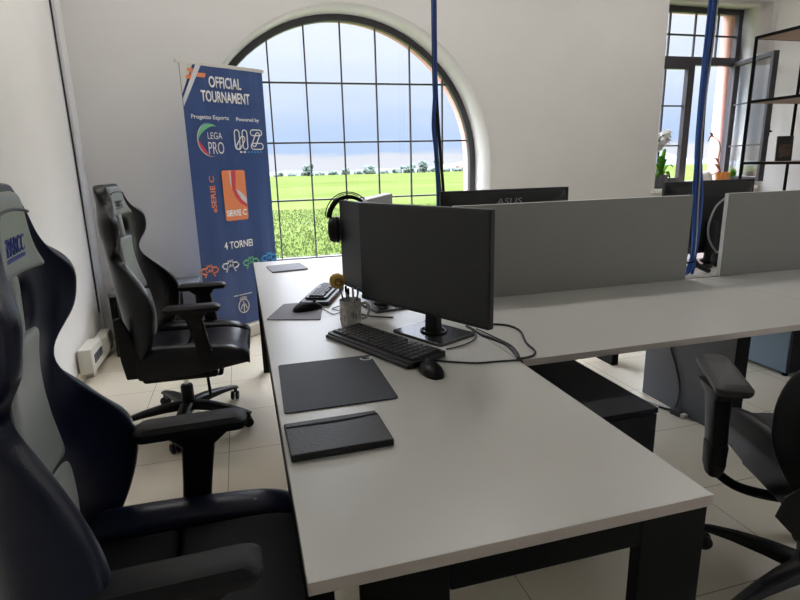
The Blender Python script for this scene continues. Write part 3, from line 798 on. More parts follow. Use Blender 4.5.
for k, (p0, p1, m_, lb) in enumerate([((.0, -.012, 0), (-.018, -.012, .135), 'pen1', 'pale pen leaning left in the mug'), ((.012, .004, 0), (.012, -.006, .125), 'whitegrey', 'white pen standing upright in the mug'),
                                  ((.014, .012, 0), (.036, .010, .120), 'pen2', 'teal pen leaning right in the mug'), ((-.012, .002, 0), (-.004, .014, .118), 'pen1', 'short beige pencil in the middle of the mug')]):
    o, v = stick('pen', lb, 'pen', p0, p1, .0042, M[m_])
    lathe('pen_cap', [(.005, 0), (.005, .022), (.003, .026)], M['black_metal' if k in (0, 3) else m_], o, seg=10, loc=tuple(v))

# headset on the second monitor's upper corner
def ring_pts(c, ax, ay, rx, ry, a0, a1, n):
    return [c+ax*rx*math.cos(math.radians(a0+(a1-a0)*k/n))+ay*ry*math.sin(math.radians(a0+(a1-a0)*k/n)) for k in range(n+1)]
t = thing('headset', 'black over ear headset hanging on the corner of the edge on monitor', 'headset', (.450, 2.83, 1.025))
ax = Vector((.97, -.24, 0)); az = Vector((0, 0, 1)); ay = Vector((.24, .97, 0))
hc0 = Vector((.075, -.03, .10))
band = ring_pts(hc0, ax, az, .105, .118, 172, 50, 16)
bm = bmesh.new(); add_tube(bm, [p+Vector((0, 0, 0)) for p in band], lambda s: .011-.004*s, 8, flat=1.3)
obj('headband', bm, M['plastic'], t, smooth=True)
bm = bmesh.new(); add_tube(bm, ring_pts(hc0+Vector((-.004, 0, .014)), ax, az, .118, .128, 176, 45, 18), .0028, 6)
add_tube(bm, ring_pts(hc0+Vector((.0, .015, .010)), ax, az, .108, .124, 170, 60, 18), .0022, 6)
obj('outer_wire', bm, M['black_metal'], t, smooth=True)
def earcup(c, tilt):
    mt = Matrix.Translation(c) @ Matrix.Rotation(tilt, 4, 'Z') @ Matrix.Rotation(PI/2, 4, 'Y')
    mt = mt @ Matrix.Diagonal((1.45, 1.2, 1.1, 1))
    e = lathe('earcup', [(.020, -.030), (.040, -.022), (.046, -.006), (.044, .004)], M['plastic'], t, seg=28, mtx=mt)
    lathe('ear_cushion', [(.044, .004), (.048, .010), (.047, .020), (.038, .026), (.026, .022), (.022, .010)], M['leather_far'], e, seg=28, mtx=mt)
    return e
earcup(hc0+Vector((-.075, .02, -.045)), -.25)
earcup(hc0+ax*.090+Vector((.02, .10, -.07)), PI-.25)

# pale box behind the edge-on monitor
t = thing('speaker_box', 'pale grey upright box peeping over the large monitor', 'box', (.775, 3.25, ZD), .25)
bm = bmesh.new(); prism(bm, [(-.075, 0), (.075, 0), (.085, .490), (-.085, .462)], -.05, .05, mtx=Matrix(((1,0,0,0),(0,0,1,0),(0,1,0,0),(0,0,0,1))))
obj('box_body', bm, M['whitegrey'], t, bevel=.006)
obj('front_panel', bx(-.06, .06, -.053, -.049, .05, .40), M['greypad'], t, bevel=.002)

# desk cables behind the monitor
def cable(label, pts, r, m, seg=6, n=8, group=None, name='cable', cat='cable'):
    return tag(tube(name, pts, r, M[m], seg=seg, n=n), label, cat, group)
zc_ = ZD+.004
cable('black cable looping round the right side of the large monitor', [(.855, 2.06, zc_), (.90, 2.055, zc_), (.949, 2.03, zc_), (1.01, 1.985, zc_), (1.02, 1.897, zc_), (.972, 1.76, zc_), (.955, 1.665, zc_), (.92, 1.622, zc_), (.87, 1.612, zc_)], .0042, 'cable')
cable('black mouse cable running straight to the inner desk corner', [(.548, 1.685, ZD+.010), (.575, 1.70, zc_), (.62, 1.672, zc_), (.71, 1.624, zc_), (.79, 1.612, zc_), (.85, 1.602, zc_), (.866, 1.596, zc_-.002), (.868, 1.585, .72), (.868, 1.575, .66)], .0035, 'cable')
cable('black cable bundle curving from the monitor base to the desk corner', [(.85, 2.04, zc_), (.855, 1.98, zc_), (.858, 1.90, zc_), (.880, 1.83, zc_), (.893, 1.755, zc_), (.877, 1.66, zc_), (.862, 1.612, zc_)], .0055, 'cable')
cable('thin dark cable taut between monitor and desk corner', [(.868, 1.98, ZD+.006), (.892, 1.86, zc_), (.905, 1.75, zc_), (.888, 1.66, zc_), (.872, 1.622, zc_)], .0025, 'cable')
cable('thin black cable hooked beside the monitor base', [(.845, 1.97, zc_), (.835, 1.90, zc_), (.78, 1.835, zc_), (.71, 1.80, zc_), (.668, 1.79, zc_)], .0028, 'cable')
cable('black cable trailing behind the mug', [(.43, 2.60, zc_), (.46, 2.45, zc_), (.50, 2.34, zc_), (.60, 2.27, zc_)], .0035, 'cable')
cable('thin cable squiggle between the mouse and the mug', [(.285, 2.55, ZD+.006), (.33, 2.52, zc_), (.36, 2.42, zc_), (.40, 2.46, zc_), (.37, 2.52, zc_), (.42, 2.56, zc_)], .002, 'cable')

# cord on the riser panel and floor
cable('black power cord hanging down the graphite panel to the floor', [(2.262, 2.45, .70), (2.262, 2.455, .50), (2.261, 2.45, .37), (2.260, 2.40, .27), (2.260, 2.355, .16), (2.258, 2.355, .06), (2.245, 2.38, .012), (2.20, 2.43, .010)], .006, 'cable')
cable('pale cable lying on the floor behind the black cabinet', [(2.24, 2.40, .008), (2.20, 2.54, .006), (2.16, 2.68, .006), (2.07, 2.88, .006), (1.98, 3.05, .006)], .006, 'greycable')
t = thing('power_strip', 'small black power plug block on the floor by the graphite panel', 'power strip', (2.235, 2.33, 0), -1.4)
box('strip_body', (-.03, .03, -.018, .018, .0, .03), M['bezel'], t, bevel=.004)
box('white_plug', (.032, .06, -.014, .014, .0, .026), M['whitegrey'], t, bevel=.004)
cable('pale looped cable on the bright floor under the bare desk', [(2.33, 3.42, .01), (2.40, 3.36, .012), (2.48, 3.345, .03), (2.46, 3.40, .05), (2.60, 3.42, .02), (2.75, 3.40, .01)], .010, 'greycable')

# ceiling cable bundles
def bundle(label, strands, loc, group=None):
    t = thing('cable_bundle', label, 'cable bundle', loc)
    for nm, pts, r, m in strands:
        tube(nm, [Vector(p)-Vector(loc) for p in pts], r, M[m], t, seg=7, n=8)
    return t
top = ZC-.002
bl = bundle('thick blue and black cable bundle dropping from the ceiling between the dividers', [
    ('blue_cable', [(2.36, 2.52, top), (2.365, 2.52, 2.8), (2.365, 2.52, 2.16), (2.362, 2.52, 1.83), (2.368, 2.52, 1.48), (2.392, 2.52, 1.19), (2.415, 2.52, .83), (2.395, 2.535, .752)], .011, 'bluecable'),
    ('blue_cable', [(2.385, 2.53, top), (2.385, 2.53, 2.16), (2.375, 2.52, 1.75), (2.385, 2.515, 1.45), (2.425, 2.51, 1.15), (2.428, 2.52, .83), (2.43, 2.53, .752)], .011, 'bluecable'),
    ('blue_cable', [(2.37, 2.50, top), (2.37, 2.505, 2.16), (2.355, 2.505, 1.80), (2.360, 2.505, 1.50), (2.372, 2.51, 1.2), (2.405, 2.51, .9), (2.375, 2.52, .752)], .009, 'bluecable'),
    ('pale_cable', [(2.385, 2.50, top), (2.39, 2.50, 2.16), (2.375, 2.497, 1.80), (2.376, 2.50, 1.50), (2.40, 2.505, 1.2), (2.42, 2.51, .9), (2.42, 2.53, .752)], .004, 'greycable'),
    ('black_cable', [(2.425, 2.555, top), (2.43, 2.555, 2.17), (2.412, 2.55, 1.72), (2.425, 2.55, 1.41), (2.43, 2.55, 1.16), (2.432, 2.55, .90), (2.48, 2.55, .80), (2.58, 2.56, .752)], .014, 'cable'),
    ('black_cable', [(2.41, 2.565, top), (2.41, 2.565, 2.1), (2.408, 2.56, 1.7), (2.415, 2.555, 1.4), (2.41, 2.55, 1.16), (2.40, 2.55, .86), (2.38, 2.56, .752)], .008, 'cable'),
    ('cable_tie', [(2.352, 2.52, .815), (2.41, 2.505, .825), (2.445, 2.53, .82)], .004, 'black_metal'),
], (2.41, 2.53, .742))
bundle('slim dark blue cable bundle dropping from the ceiling across the arched window', [
    ('blue_cable', [(.955, 2.70, top), (.955, 2.70, 2.13), (.957, 2.70, 1.78), (.946, 2.70, 1.58), (.958, 2.70, 1.44), (.972, 2.71, 1.19), (.975, 2.75, .752)], .010, 'bluecable'),
    ('black_cable', [(.965, 2.715, top), (.965, 2.715, 2.13), (.966, 2.71, 1.75), (.985, 2.71, 1.44), (1.005, 2.72, 1.19), (1.01, 2.76, .752)], .008, 'cable'),
    ('black_cable', [(.952, 2.715, top), (.952, 2.715, 2.13), (.955, 2.715, 1.75), (.970, 2.715, 1.44), (.988, 2.72, 1.19), (.995, 2.76, .752)], .007, 'cable'),
], (.975, 2.72, .742))
cable('black cable lying on the desk behind the dividers', [(2.44, 2.60, ZD+.006), (2.50, 2.66, ZD+.007), (2.58, 2.69, ZD+.007), (2.66, 2.69, ZD+.007), (2.70, 2.66, ZD+.007)], .006, 'cable')
t = thing('headset', 'headset resting against the back of the far right monitor', 'headset', (2.735, 2.665, ZD))
tube('headband', [(.02, 0, .42), (-.05, 0, .365), (-.085, 0, .27), (-.078, 0, .19), (-.04, .0, .13), (.0, 0, .09)], .006, M['logo_grey'], t, seg=8)
bm = bmesh.new(); add_lathe(bm, [(.03, -.02), (.045, -.01), (.045, .02), (.03, .03)], 20, mtx=Matrix.Translation((.01, 0, .05)) @ Matrix.Rotation(PI/2, 4, 'Y'))
obj('earcup', bm, M['plastic'], t, smooth=True)

# ------------------------------------------------------------------ low table in the corner
t = thing('low_table', 'low dark table with a slate top in the corner behind the far chair', 'table', (-.66, 4.72, 0))
box('table_top', (-.36, .27, -.23, .24, .475, .505), M['slate'], t, bevel=.003)
box('side_panel', (-.355, -.325, -.22, .23, 0, .475), M['black_metal'], t, bevel=.002)
box('side_panel', (.085, .115, -.22, .23, 0, .475), M['black_metal'], t, bevel=.002)
box('back_panel', (-.325, .085, -.14, -.12, .02, .475), M['graphite'], t, bevel=.002)
box('leg', (.22, .26, .18, .22, 0, .475), M['black_metal'], t, bevel=.002)

# ------------------------------------------------------------------ banner
BA = Vector((-.339, 4.52, 0)); BY = .60023
t = thing('roll_up_banner', 'navy roll up banner reading OFFICIAL TOURNAMENT beside the arched window', 'banner', (BA.x, BA.y, 0), BY)
BW, BT = .726, 2.15
bm = bmesh.new(); n = 16
def bz(x): return .0
fr = [[bm.verts.new((BW*i/n, .004*math.sin(i*1.3), z)) for i in range(n+1)] for z in (.11, BT)]
for i in range(n): bm.faces.new((fr[0][i], fr[0][i+1], fr[1][i+1], fr[1][i]))
r = bmesh.ops.extrude_face_region(bm, geom=bm.faces[:])
for v in [g for g in r['geom'] if isinstance(g, bmesh.types.BMVert)]: v.co.y += .0015
sheet = obj('banner_sheet', bm, M['banner'], t)
box('top_rail', (-.03, BW+.01, -.008, .010, BT-.012, BT+.014), M['alu'], t, bevel=.003)
box('base_cassette', (-.01, BW+.01, -.06, .06, .0, .115), M['alu'], t, bevel=.015, seg=3)
bm = bmesh.new(); add_tube(bm, [(BW/2, .03, .08), (BW/2, .03, BT)], .010, 8); obj('support_pole', bm, M['alu'], t)
BF = Matrix(((1,0,0,0),(0,0,-1,-.0055),(0,1,0,0),(0,0,0,1)))     # x right, y up, z toward the viewer
def bt(body, x, z, h, w, m='white', name='lettering', rot=0, parent=None, **k):
    return text(name, body, M[m], parent or sheet, BF @ Matrix.Translation((x, z, 0)) @ Matrix.Rotation(rot, 4, 'Z'), h, w, **k)
def bpoly(name, pts, m, z=0.0, parent=None, th=.0008):
    bm = bmesh.new(); prism(bm, pts, z, z+th, mtx=BF); return obj(name, bm, M[m], parent or sheet)
def bline(name, polys, r, m, parent=None, closed=False):
    bm = bmesh.new()
    for P in polys: add_tube(bm, [BF @ Vector((x, z, .0008)) for x, z in P], r, 5, flat=.3 if False else 1.0, closed=closed)
    return obj(name, bm, M[m], parent or sheet)
bpoly('corner_print', [(0, 1.93), (.105, BT-.01), (0, BT-.01)], 'alu')
bpoly('corner_stripe', [(0, 1.84), (0, 1.895), (.128, BT-.01), (.172, BT-.01)], 'whitegrey', .001)
bpoly('orange_bar', [(.075, 2.055), (.085, 2.085), (.205, 2.085), (.195, 2.055)], 'orange', .0005)
bpoly('orange_bar', [(.04, 2.035), (.045, 2.06), (.085, 2.06), (.078, 2.035)], 'orange', .002)
bpoly('orange_bar', [(.055, 2.085), (.06, 2.11), (.105, 2.11), (.10, 2.085)], 'orange', .002)
bt('OFFICIAL', .366, 2.030, .082, .285, bold=.022)
bt('TOURNAMENT', .363, 1.925, .082, .43, bold=.022)
bt('Progetto Esports', .210, 1.770, .040, .32, bold=.01)
bt('Powered by', .545, 1.765, .036, .215, bold=.01)
# league logo: broken ring and letters
ell = lambda cx, cz, rx, rz, a0, a1, n=16: [(cx+rx*math.cos(math.radians(a0+(a1-a0)*k/n)), cz+rz*math.sin(math.radians(a0+(a1-a0)*k/n))) for k in range(n+1)]
def crescent(name, a0, a1, w0, m, cx=.19, cz=1.61, rx=.105, rz=.118):
    o_ = ell(cx, cz, rx, rz, a0, a1); n = len(o_)
    i_ = [(cx+(rx-w0*math.sin(PI*k/(n-1)))*math.cos(math.radians(a0+(a1-a0)*k/(n-1))), cz+(rz-w0*math.sin(PI*k/(n-1)))*math.sin(math.radians(a0+(a1-a0)*k/(n-1)))) for k in range(n)]
    bm = bmesh.new()
    A = [bm.verts.new(BF @ Vector((x, z, .001))) for x, z in o_]; B = [bm.verts.new(BF @ Vector((x, z, .001))) for x, z in i_]
    for k in range(n-1): bm.faces.new((A[k], A[k+1], B[k+1], B[k]))
    return obj(name, bm, M[m], sheet)
crescent('logo_arc', 55, 185, .035, 'green'); crescent('logo_arc', 175, 262, .028, 'red'); crescent('logo_arc', 90, 290, .010, 'whitegrey', rx=.112, rz=.125)
bt('LEGA', .232, 1.640, .050, .125, name='logo_lettering'); bt('PRO', .235, 1.55, .090, .135, name='logo_lettering')
# outlined two letter logo
def pill(x0, z0, x1, z1, r):
    a = math.atan2(z1-z0, x1-x0); out = []
    for k in range(9): q = a-PI/2+PI*k/8; out.append((x1+r*math.cos(q), z1+r*math.sin(q)))
    for k in range(9): q = a+PI/2+PI*k/8; out.append((x0+r*math.cos(q), z0+r*math.sin(q)))
    return out
wz = lambda P: [(.54+(x-.545)*.86, 1.615+(z-1.615)*.92) for x, z in P]
bline('logo_outline', [wz(pill(.415, 1.56, .415, 1.67, .026)), wz(pill(.425, 1.555, .475, 1.62, .024)), wz(pill(.50, 1.56, .50, 1.67, .026)), wz(pill(.59, 1.675, .67, 1.675, .024)), wz(pill(.59, 1.56, .675, 1.56, .026)), wz(pill(.60, 1.58, .645, 1.655, .022))], .0045, 'white', closed=True)
for k in range(2): bpoly('logo_dash', rrect(.445+k*.034, .467+k*.034, 1.512, 1.527, .004, 2), 'white')
for k in range(5): bpoly('logo_dash', rrect(.518+k*.030, .534+k*.030, 1.513, 1.525, .004, 2), 'cyan')
# orange card
card = bpoly('orange_card', rrect(.257, .470, .985, 1.380, .018), 'orange')
bpoly('card_swirl', [(.345, 1.378), (.385, 1.378), (.378, 1.30), (.372, 1.25), (.385, 1.20), (.418, 1.145), (.468, 1.105), (.468, 1.085), (.41, 1.115), (.365, 1.17), (.342, 1.23), (.340, 1.30)], 'red', .001, card)
bpoly('card_swirl', [(.335, 1.378), (.325, 1.378), (.325, 1.29), (.335, 1.24), (.338, 1.30)], 'whitegrey', .001, card)
bpoly('card_swirl', [(.372, 1.235), (.41, 1.215), (.468, 1.155), (.468, 1.110), (.42, 1.15), (.388, 1.20)], 'whitegrey', .001, card)
bt('SERIE C', .363, 1.045, .050, .19, name='card_lettering', parent=card, bold=.04).location.y = -.001
bt('eSERIE C', .165, 1.20, .045, .28, 'orange', rot=PI/2, bold=.02)
bt('4 TORNEI', .353, .790, .060, .27, bold=.02)
# four little pad-shaped logos
for cx, cz, m in ((.066, .610, 'orange'), (.258, .622, 'whitegrey'), (.456, .622, 'green'), (.643, .632, 'cyan')):
    P = [(cx-.045, cz-.045), (cx-.03, cz-.02), (cx-.06, cz-.015), (cx-.078, cz+.005), (cx-.06, cz+.026), (cx-.02, cz+.026)]
    Q = [(2*cx-x, z) for x, z in P]
    lg = bline('pad_logo', [P, Q], .007, m)
    bt('WE', cx, cz+.038, .024, .055, m, name='logo_lettering', parent=lg, bold=.02); bt('LAB', cx, cz+.004, .026, .065, m, name='logo_lettering', parent=lg, bold=.02)
crest = bline('crest', [ell(.348, .270, .050, .058, 0, 360, 24)], .005, 'whitegrey')
bline('crest_figure', [[(.348, .22), (.348, .31)], [(.318, .245), (.335, .285), (.348, .262), (.361, .285), (.378, .245)], [(.315, .33), (.325, .345)], [(.34, .336), (.34, .35)], [(.358, .336), (.358, .35)], [(.38, .33), (.372, .345)]], .005, 'alu', parent=crest)
bline('small_print', [[(.262, .368), (.30, .368)], [(.31, .368), (.435, .368)]], .0035, 'whitegrey')

# ------------------------------------------------------------------ shelf on the right
t = thing('shelf_rack', 'black metal rack with brown boards standing by the right wall', 'shelf', (5.02, 3.95, 0))
sx0, sx1, sy0, sy1 = -.495, .48, -.45, .30
for x, y in ((sx0, sy1), (sx0, sy0), (sx1, sy1), (sx1, sy0), (.06, sy1)):
    box('post', (x-.010, x+.010, y-.010, y+.010, 0, 2.415), M['black_metal'], t, bevel=.002)
for z in (.30, .82, 1.325, 1.865, 2.405):
    sb = box('shelf_board', (sx0+.012, sx1-.012, sy0+.012, sy1-.012, z-.012, z+.010), M['brown_wood'], t, bevel=.001)
    bm = bmesh.new(); ring_w = .014
    add_box(bm, sx0-.012, sx0+.012, sy0, sy1, z-.011, z+.0115); add_box(bm, sx1-.012, sx1+.012, sy0, sy1, z-.011, z+.0115)
    add_box(bm, sx0, sx1, sy0-.012, sy0+.012, z-.011, z+.0115); add_box(bm, sx0, sx1, sy1-.012, sy1+.012, z-.011, z+.0115)
    obj('shelf_rim', bm, M['black_metal'], sb)
t = thing('framed_picture', 'small dark framed picture standing on the rack by the right wall', 'picture', (4.885, 4.14, 1.336), .05)
t.rotation_euler = (-.05, 0, -.35)
box('picture_frame', (-.072, .072, -.008, .008, 0, .225), M['book'], t, bevel=.003)
obj('cover_picture', bx(-.050, .050, -.0095, -.0075, .035, .15), M['bookart'], t)
tube('easel_back', [(0, .008, .16), (0, .03, .08), (0, .05, .0)], .004, M['book'], t, n=2)

# ------------------------------------------------------------------ plants on the sill
def leaf(bm, base, tip, w, droop=.0, n=6, fold=.15):
    base = Vector(base); tip = Vector(tip); d = tip-base; side = d.cross(Vector((0, 0, 1)))
    if side.length < 1e-4: side = Vector((1, 0, 0))
    side.normalize(); nrm = side.cross(d).normalized(); prev = None
    for i in range(n+1):
        s = i/n; c = base+d*s+Vector((0, 0, droop*math.sin(PI*s))); ww = w*math.sin(PI*(.08+.90*s))**.8
        row = [bm.verts.new(c-side*ww+nrm*fold*ww), bm.verts.new(c), bm.verts.new(c+side*ww+nrm*fold*ww)]
        if prev:
            for k in range(2): bm.faces.new((prev[k], prev[k+1], row[k+1], row[k]))
        prev = row
def solid(o, th=.002):
    md = o.modifiers.new('solid', 'SOLIDIFY'); md.thickness = th; return o
sz_ = W2[2]
t = thing('orchid', 'white flowering orchid in a grey pot at the left of the window sill', 'plant', (4.42, 5.17, sz_))
lathe('pot', [(.060, 0), (.074, .13), (.080, .145), (.073, .145), (.066, .12), (0, .115)], M['pot'], t, seg=28, cap1=False)
tube('stem', [(0, 0, .08), (-.02, .02, .25), (-.045, .02, .42), (-.06, -.01, .52), (-.02, -.05, .56), (.04, -.06, .53)], .004, M['leaf'], t)
bm = bmesh.new()
for p in ((.03, .0, .42), (-.13, .02, .24), (.13, -.03, .22), (-.12, -.03, .06), (.13, .0, .09), (.02, -.06, .30), (-.06, -.05, .34)): leaf(bm, (0, 0, .12), p, .034, droop=.07)
solid(obj('leaves', bm, M['leaf'], t, smooth=True))
bm = bmesh.new()
for k in range(15):
    a_ = k*2.4; c = Vector((-.02+.075*math.cos(a_)*random.uniform(.4, 1), -.02+.04*math.sin(a_), .50+.075*math.sin(a_*1.7)))
    for q in range(5):
        b_ = 2*PI*q/5+k; leaf(bm, c, c+Vector((.048*math.cos(b_), -.014, .048*math.sin(b_))), .022, n=4)
solid(obj('blossoms', bm, M['petal'], t, smooth=True), .0015)
t = thing('orchid', 'withered orchid with a bare stem in an orange pot on the right of the sill', 'plant', (5.20, 5.12, sz_))
lathe('pot', [(.055, 0), (.074, .12), (.079, .15), (.072, .15), (.064, .12), (0, .115)], M['orangepot'], t, seg=28, cap1=False)
tube('stem', [(0, 0, .08), (-.05, 0, .20), (-.08, 0, .30), (-.065, 0, .40), (-.10, 0, .48), (-.20, 0, .545), (-.23, 0, .52)], .0045, M['dryleaf'], t)
bm = bmesh.new()
for a_, b_, w_ in (((-.03, 0, .14), (-.17, -.02, .12), .035), ((-.04, 0, .17), (-.14, 0, .24), .026), ((-.06, 0, .24), (-.15, .01, .31), .018), ((0, 0, .12), (.14, -.02, .13), .032), ((-.19, 0, .53), (-.24, 0, .57), .018), ((-.20, 0, .54), (-.245, 0, .48), .015)): leaf(bm, a_, b_, w_, droop=.02)
solid(obj('dry_leaves', bm, M['dryleaf'], t, smooth=True), .003)
bm = bmesh.new(); bmesh.ops.create_icosphere(bm, subdivisions=3, radius=1)
for v in bm.verts:
    k = 1+.16*math.sin(v.co.x*7+v.co.z*5)*math.cos(v.co.y*6)
    v.co = Vector((v.co.x*.085*k, v.co.y*.055*k, .085+v.co.z*.085*k))
o = obj('paper_wrap', bm, M['cloth'], None, smooth=True); o.location = (4.975, 5.13, sz_)
tag(o, 'crumpled pale paper wrap lying left of the orange pot', 'wrap')
bm = bmesh.new()
t = thing('potted_plant', 'round leafy green plant at the right end of the window sill', 'plant', (5.37, 5.15, sz_))
lathe('pot', [(.035, 0), (.045, .08), (.048, .09), (.042, .09), (0, .08)], M['pot'], t, seg=20, cap1=False)
for k in range(40):
    a_ = random.uniform(0, 2*PI); e_ = random.uniform(-.1, 1.3); r_ = random.uniform(.05, .085)
    leaf(bm, (0, 0, .09), (r_*math.cos(a_)*math.cos(e_), r_*math.sin(a_)*math.cos(e_)*.8, .11+r_*math.sin(e_)), .014, n=3)
solid(obj('foliage', bm, M['leaf'], t, smooth=True), .0015)

# ------------------------------------------------------------------ outdoors
GZ = -.75
bm = bmesh.new()
ys = [YB+T2, 20, 60, 200, 700]; zs = [GZ, GZ, -1.2, -2.6, -9.9]
rows = [[bm.verts.new((-y*1.6-40, y, z)), bm.verts.new((y*2.2+60, y, z))] for y, z in zip(ys, zs)]
for a_, b_ in zip(rows, rows[1:]): bm.faces.new((a_[0], a_[1], b_[1], b_[0]))
struct(obj('field', bm, M['field']))
bm = bmesh.new()
for k in range(22000):
    y = 9+21*random.random()**1.6; x = random.uniform(-.05*y-1.5, .58*y+1); 
    h = random.uniform(.03, .09)
    z = GZ-.45*max(0, (y-20)/40)
    a_ = random.uniform(0, 2*PI); dx, dy = .5*h*math.cos(a_), .5*h*math.sin(a_); w_ = random.uniform(.015, .035)
    p, q = Vector((x, y, z)), Vector((x+dx, y+dy, z+h)); s_ = Vector((-dy, dx, 0)).normalized()*w_
    m_ = (p+q)/2+Vector((0, 0, h*.15))
    v = [bm.verts.new(p), bm.verts.new(m_+s_), bm.verts.new(q), bm.verts.new(m_-s_)]
    bm.faces.new(v)
o = obj('field_crop', bm, M['crop']); o['kind'] = 'stuff'; tag(o, 'leafy green crop growing in the field outside', 'crop')
def gz(y):
    for (y0, z0), (y1, z1) in zip(list(zip(ys, zs)), list(zip(ys, zs))[1:]):
        if y <= y1: return z0+(z1-z0)*(y-y0)/(y1-y0)
    return zs[-1]
def tree(label, k, y, h, w):
    """k = x/y slope of the sight line, so trees stand far out in the field"""
    x = k*y; t = thing('tree', label, 'tree', (x, y, gz(y)-.1), group=None)
    tube('trunk', [(0, 0, 0), (.05*w, 0, h*.3), (0, 0, h*.55)], lambda s: .05*w*(1.2-.7*s), M['bark'], t, n=3)
    bm = bmesh.new()
    for i in range(34):
        c = Vector((random.uniform(-.32, .32)*w, random.uniform(-.3, .3)*w, h*random.uniform(.12, .80)))
        n0 = len(bm.verts); r_ = random.uniform(.09, .17)*w
        q = bmesh.ops.create_icosphere(bm, subdivisions=2, radius=r_)
        for v in q['verts']: v.co = v.co*random.uniform(.85, 1.15)+c
    obj('crown', bm, M['treeleaf'], t)
    return t
tree('round tree standing alone at the left of the far field edge', .118, 330, 8, 8)
tree('small bush tree left of the middle of the far field edge', .185, 420, 5.5, 7)
tree('wide low tree at the middle of the far field edge', .227, 420, 7, 11)
tree('tall left tree of the pair at the far field edge', .328, 380, 10, 8)
tree('tall right tree of the pair at the far field edge', .358, 370, 10.5, 9)
tree('low bushy tree just left of the tall pair', .300, 400, 6, 11)
for k in [.02+.0235*i for i in range(22)]:
    tree('hazy low tree in the hedge line along the far field', k, 455, 2.3+random.random()*1.6, 9.5)['group'] = 'hedge line trees'
def house(label, k, y, L, h):
    t = thing('farmhouse', label, 'building', (k*y, y, gz(y)-.2), .1)
    box('wall', (-L/2, L/2, -5, 5, 0, h), M['housewall'], t, bevel=0)
    bm = bmesh.new(); prism(bm, [(-5.5, h), (5.5, h), (0, h+2.4)], -L/2-.5, L/2+.5, mtx=Matrix(((0,0,1,0),(1,0,0,0),(0,1,0,0),(0,0,0,1))))
    rf = obj('roof', bm, M['roof'], t)
    for q in range(4): box('window', (-L/2+L*(q+.5)/4-.6, -L/2+L*(q+.5)/4+.6, -5.1, -4.95, 1.2, 2.6), M['frame'], t, bevel=0)
house('long red roofed farmhouse on the far right horizon', .475, 505, 34, 4.5)
house('small red roofed farm shed right of the tall trees', .415, 525, 18, 3.8)
bm = bmesh.new(); n = 40
P = []
for i in range(n+1):
    x = -400+2600*i/n; hh = -14+ (42*math.exp(-((x-920)/260)**2)) + 34*math.exp(-((x-1250)/200)**2)+4*math.sin(i*1.7)
    P.append((x, hh))
front = [bm.verts.new((x, 1500, -25)) for x, h in P]; topv = [bm.verts.new((x, 1580, h)) for x, h in P]; backv = [bm.verts.new((x, 1800, -25)) for x, h in P]
for i in range(n):
    bm.faces.new((front[i], front[i+1], topv[i+1], topv[i])); bm.faces.new((topv[i], topv[i+1], backv[i+1], backv[i]))
bm2 = None
struct(obj('hills', bm, M['hill'], smooth=True))
bm = bmesh.new(); v = [bm.verts.new(c) for c in ((-1200, 700, -9.9), (1700, 700, -9.9), (3500, 1520, -25), (-1800, 1520, -25))]; bm.faces.new(v)
struct(obj('far_field', bm, M['field']))

# ------------------------------------------------------------------ sky
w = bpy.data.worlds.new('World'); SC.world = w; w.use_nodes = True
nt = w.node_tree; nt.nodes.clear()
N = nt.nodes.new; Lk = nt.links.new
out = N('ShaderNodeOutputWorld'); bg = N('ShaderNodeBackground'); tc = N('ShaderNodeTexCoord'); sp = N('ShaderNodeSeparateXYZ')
Lk(tc.outputs['Generated'], sp.inputs[0])
mp = N('ShaderNodeMapping'); mp.inputs['Scale'].default_value = (2.2, 2.2, 11.0); mp.inputs['Location'].default_value = (.6, .2, .35)
Lk(tc.outputs['Generated'], mp.inputs['Vector'])
nz = N('ShaderNodeTexNoise'); nz.inputs['Scale'].default_value = 1.6; nz.inputs['Detail'].default_value = 6; nz.inputs['Roughness'].default_value = .5
Lk(mp.outputs['Vector'], nz.inputs['Vector'])
ad = N('ShaderNodeMath'); ad.operation = 'MULTIPLY_ADD'; ad.inputs[1].default_value = .11; 
Lk(nz.outputs['Fac'], ad.inputs[0])
sb = N('ShaderNodeMath'); sb.operation = 'SUBTRACT'; Lk(sp.outputs['Z'], sb.inputs[0]); sb.inputs[1].default_value = .055
Lk(sb.outputs[0], ad.inputs[2])
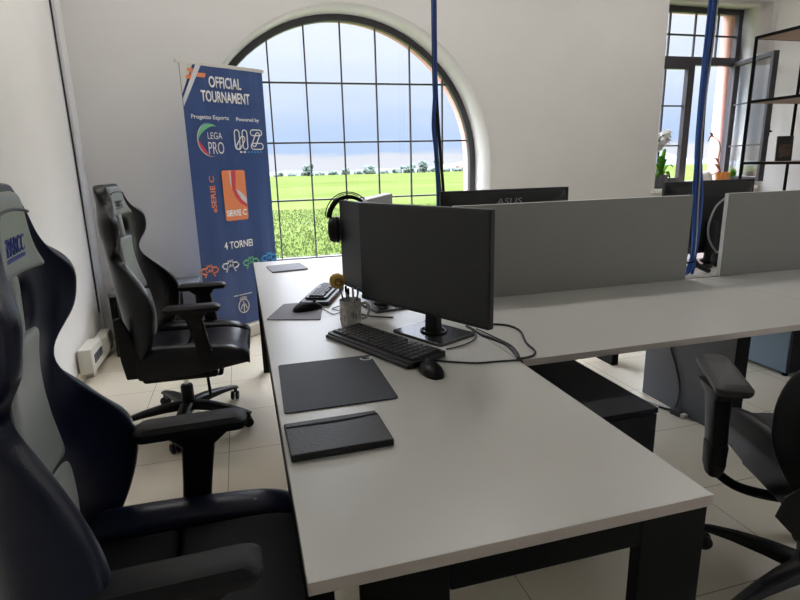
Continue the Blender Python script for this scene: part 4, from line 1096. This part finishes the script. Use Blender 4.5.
cr = N('ShaderNodeValToRGB'); Lk(ad.outputs[0], cr.inputs['Fac'])
e = cr.color_ramp.elements
def stop(p, c):
    q = e.new(p); q.color = (*c, 1)
e[0].position = 0; e[0].color = (.74, .76, .84, 1)
e[1].position = 1; e[1].color = (.80, .82, .90, 1)
SKY = [(.020, (.72, .74, .82)), (.032, (.46, .60, .86)), (.075, (.55, .66, .87)), (.12, (.66, .74, .90)), (.18, (.75, .81, .93)), (.25, (.80, .84, .95))]
for p, c in SKY: stop(p, c)
# unseen overhead sky boosted to light the room (above what the windows frame)
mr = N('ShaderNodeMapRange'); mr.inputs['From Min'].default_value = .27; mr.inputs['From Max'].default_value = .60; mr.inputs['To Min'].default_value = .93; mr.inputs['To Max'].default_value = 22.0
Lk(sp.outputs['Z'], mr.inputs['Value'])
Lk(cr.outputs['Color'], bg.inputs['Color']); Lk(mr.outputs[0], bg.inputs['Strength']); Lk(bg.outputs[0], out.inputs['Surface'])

# ------------------------------------------------------------------ fill lamps, added out of view to brighten the room
def fill_lamp(label, x, y, power, col=(1, .97, .94)):
    t = thing('fill_light', label, 'fill light', (x, y, ZC))
    fr_ = obj('frame', bx(-.62, .62, -.17, .17, -.04, -.001), M['whitegrey'], t, bevel=.003)
    df = obj('diffuser', bx(-.60, .60, -.15, .15, -.046, -.039), M['fill_lamp'], t)
    l = bpy.data.lights.new('light', 'AREA'); l.shape = 'RECTANGLE'; l.size = 1.2; l.size_y = .3; l.energy = power; l.color = col
    lo = bpy.data.objects.new('light', l); COL.objects.link(lo); lo.parent = t; lo.location = (0, 0, -.055)
LP = 11
fill_lamp('added fill light on the ceiling nearest the left wall', -.35, 3.7, LP)
fill_lamp('added fill light on the ceiling between the windows', 1.7, 3.7, LP)
fill_lamp('added fill light on the ceiling nearest the right wall', 3.9, 3.7, LP)

SC.view_settings.view_transform = 'Standard'; SC.view_settings.look = 'None'
SC.view_settings.exposure = 0.43; SC.view_settings.gamma = 1.0; SC.view_settings.use_curve_mapping = False
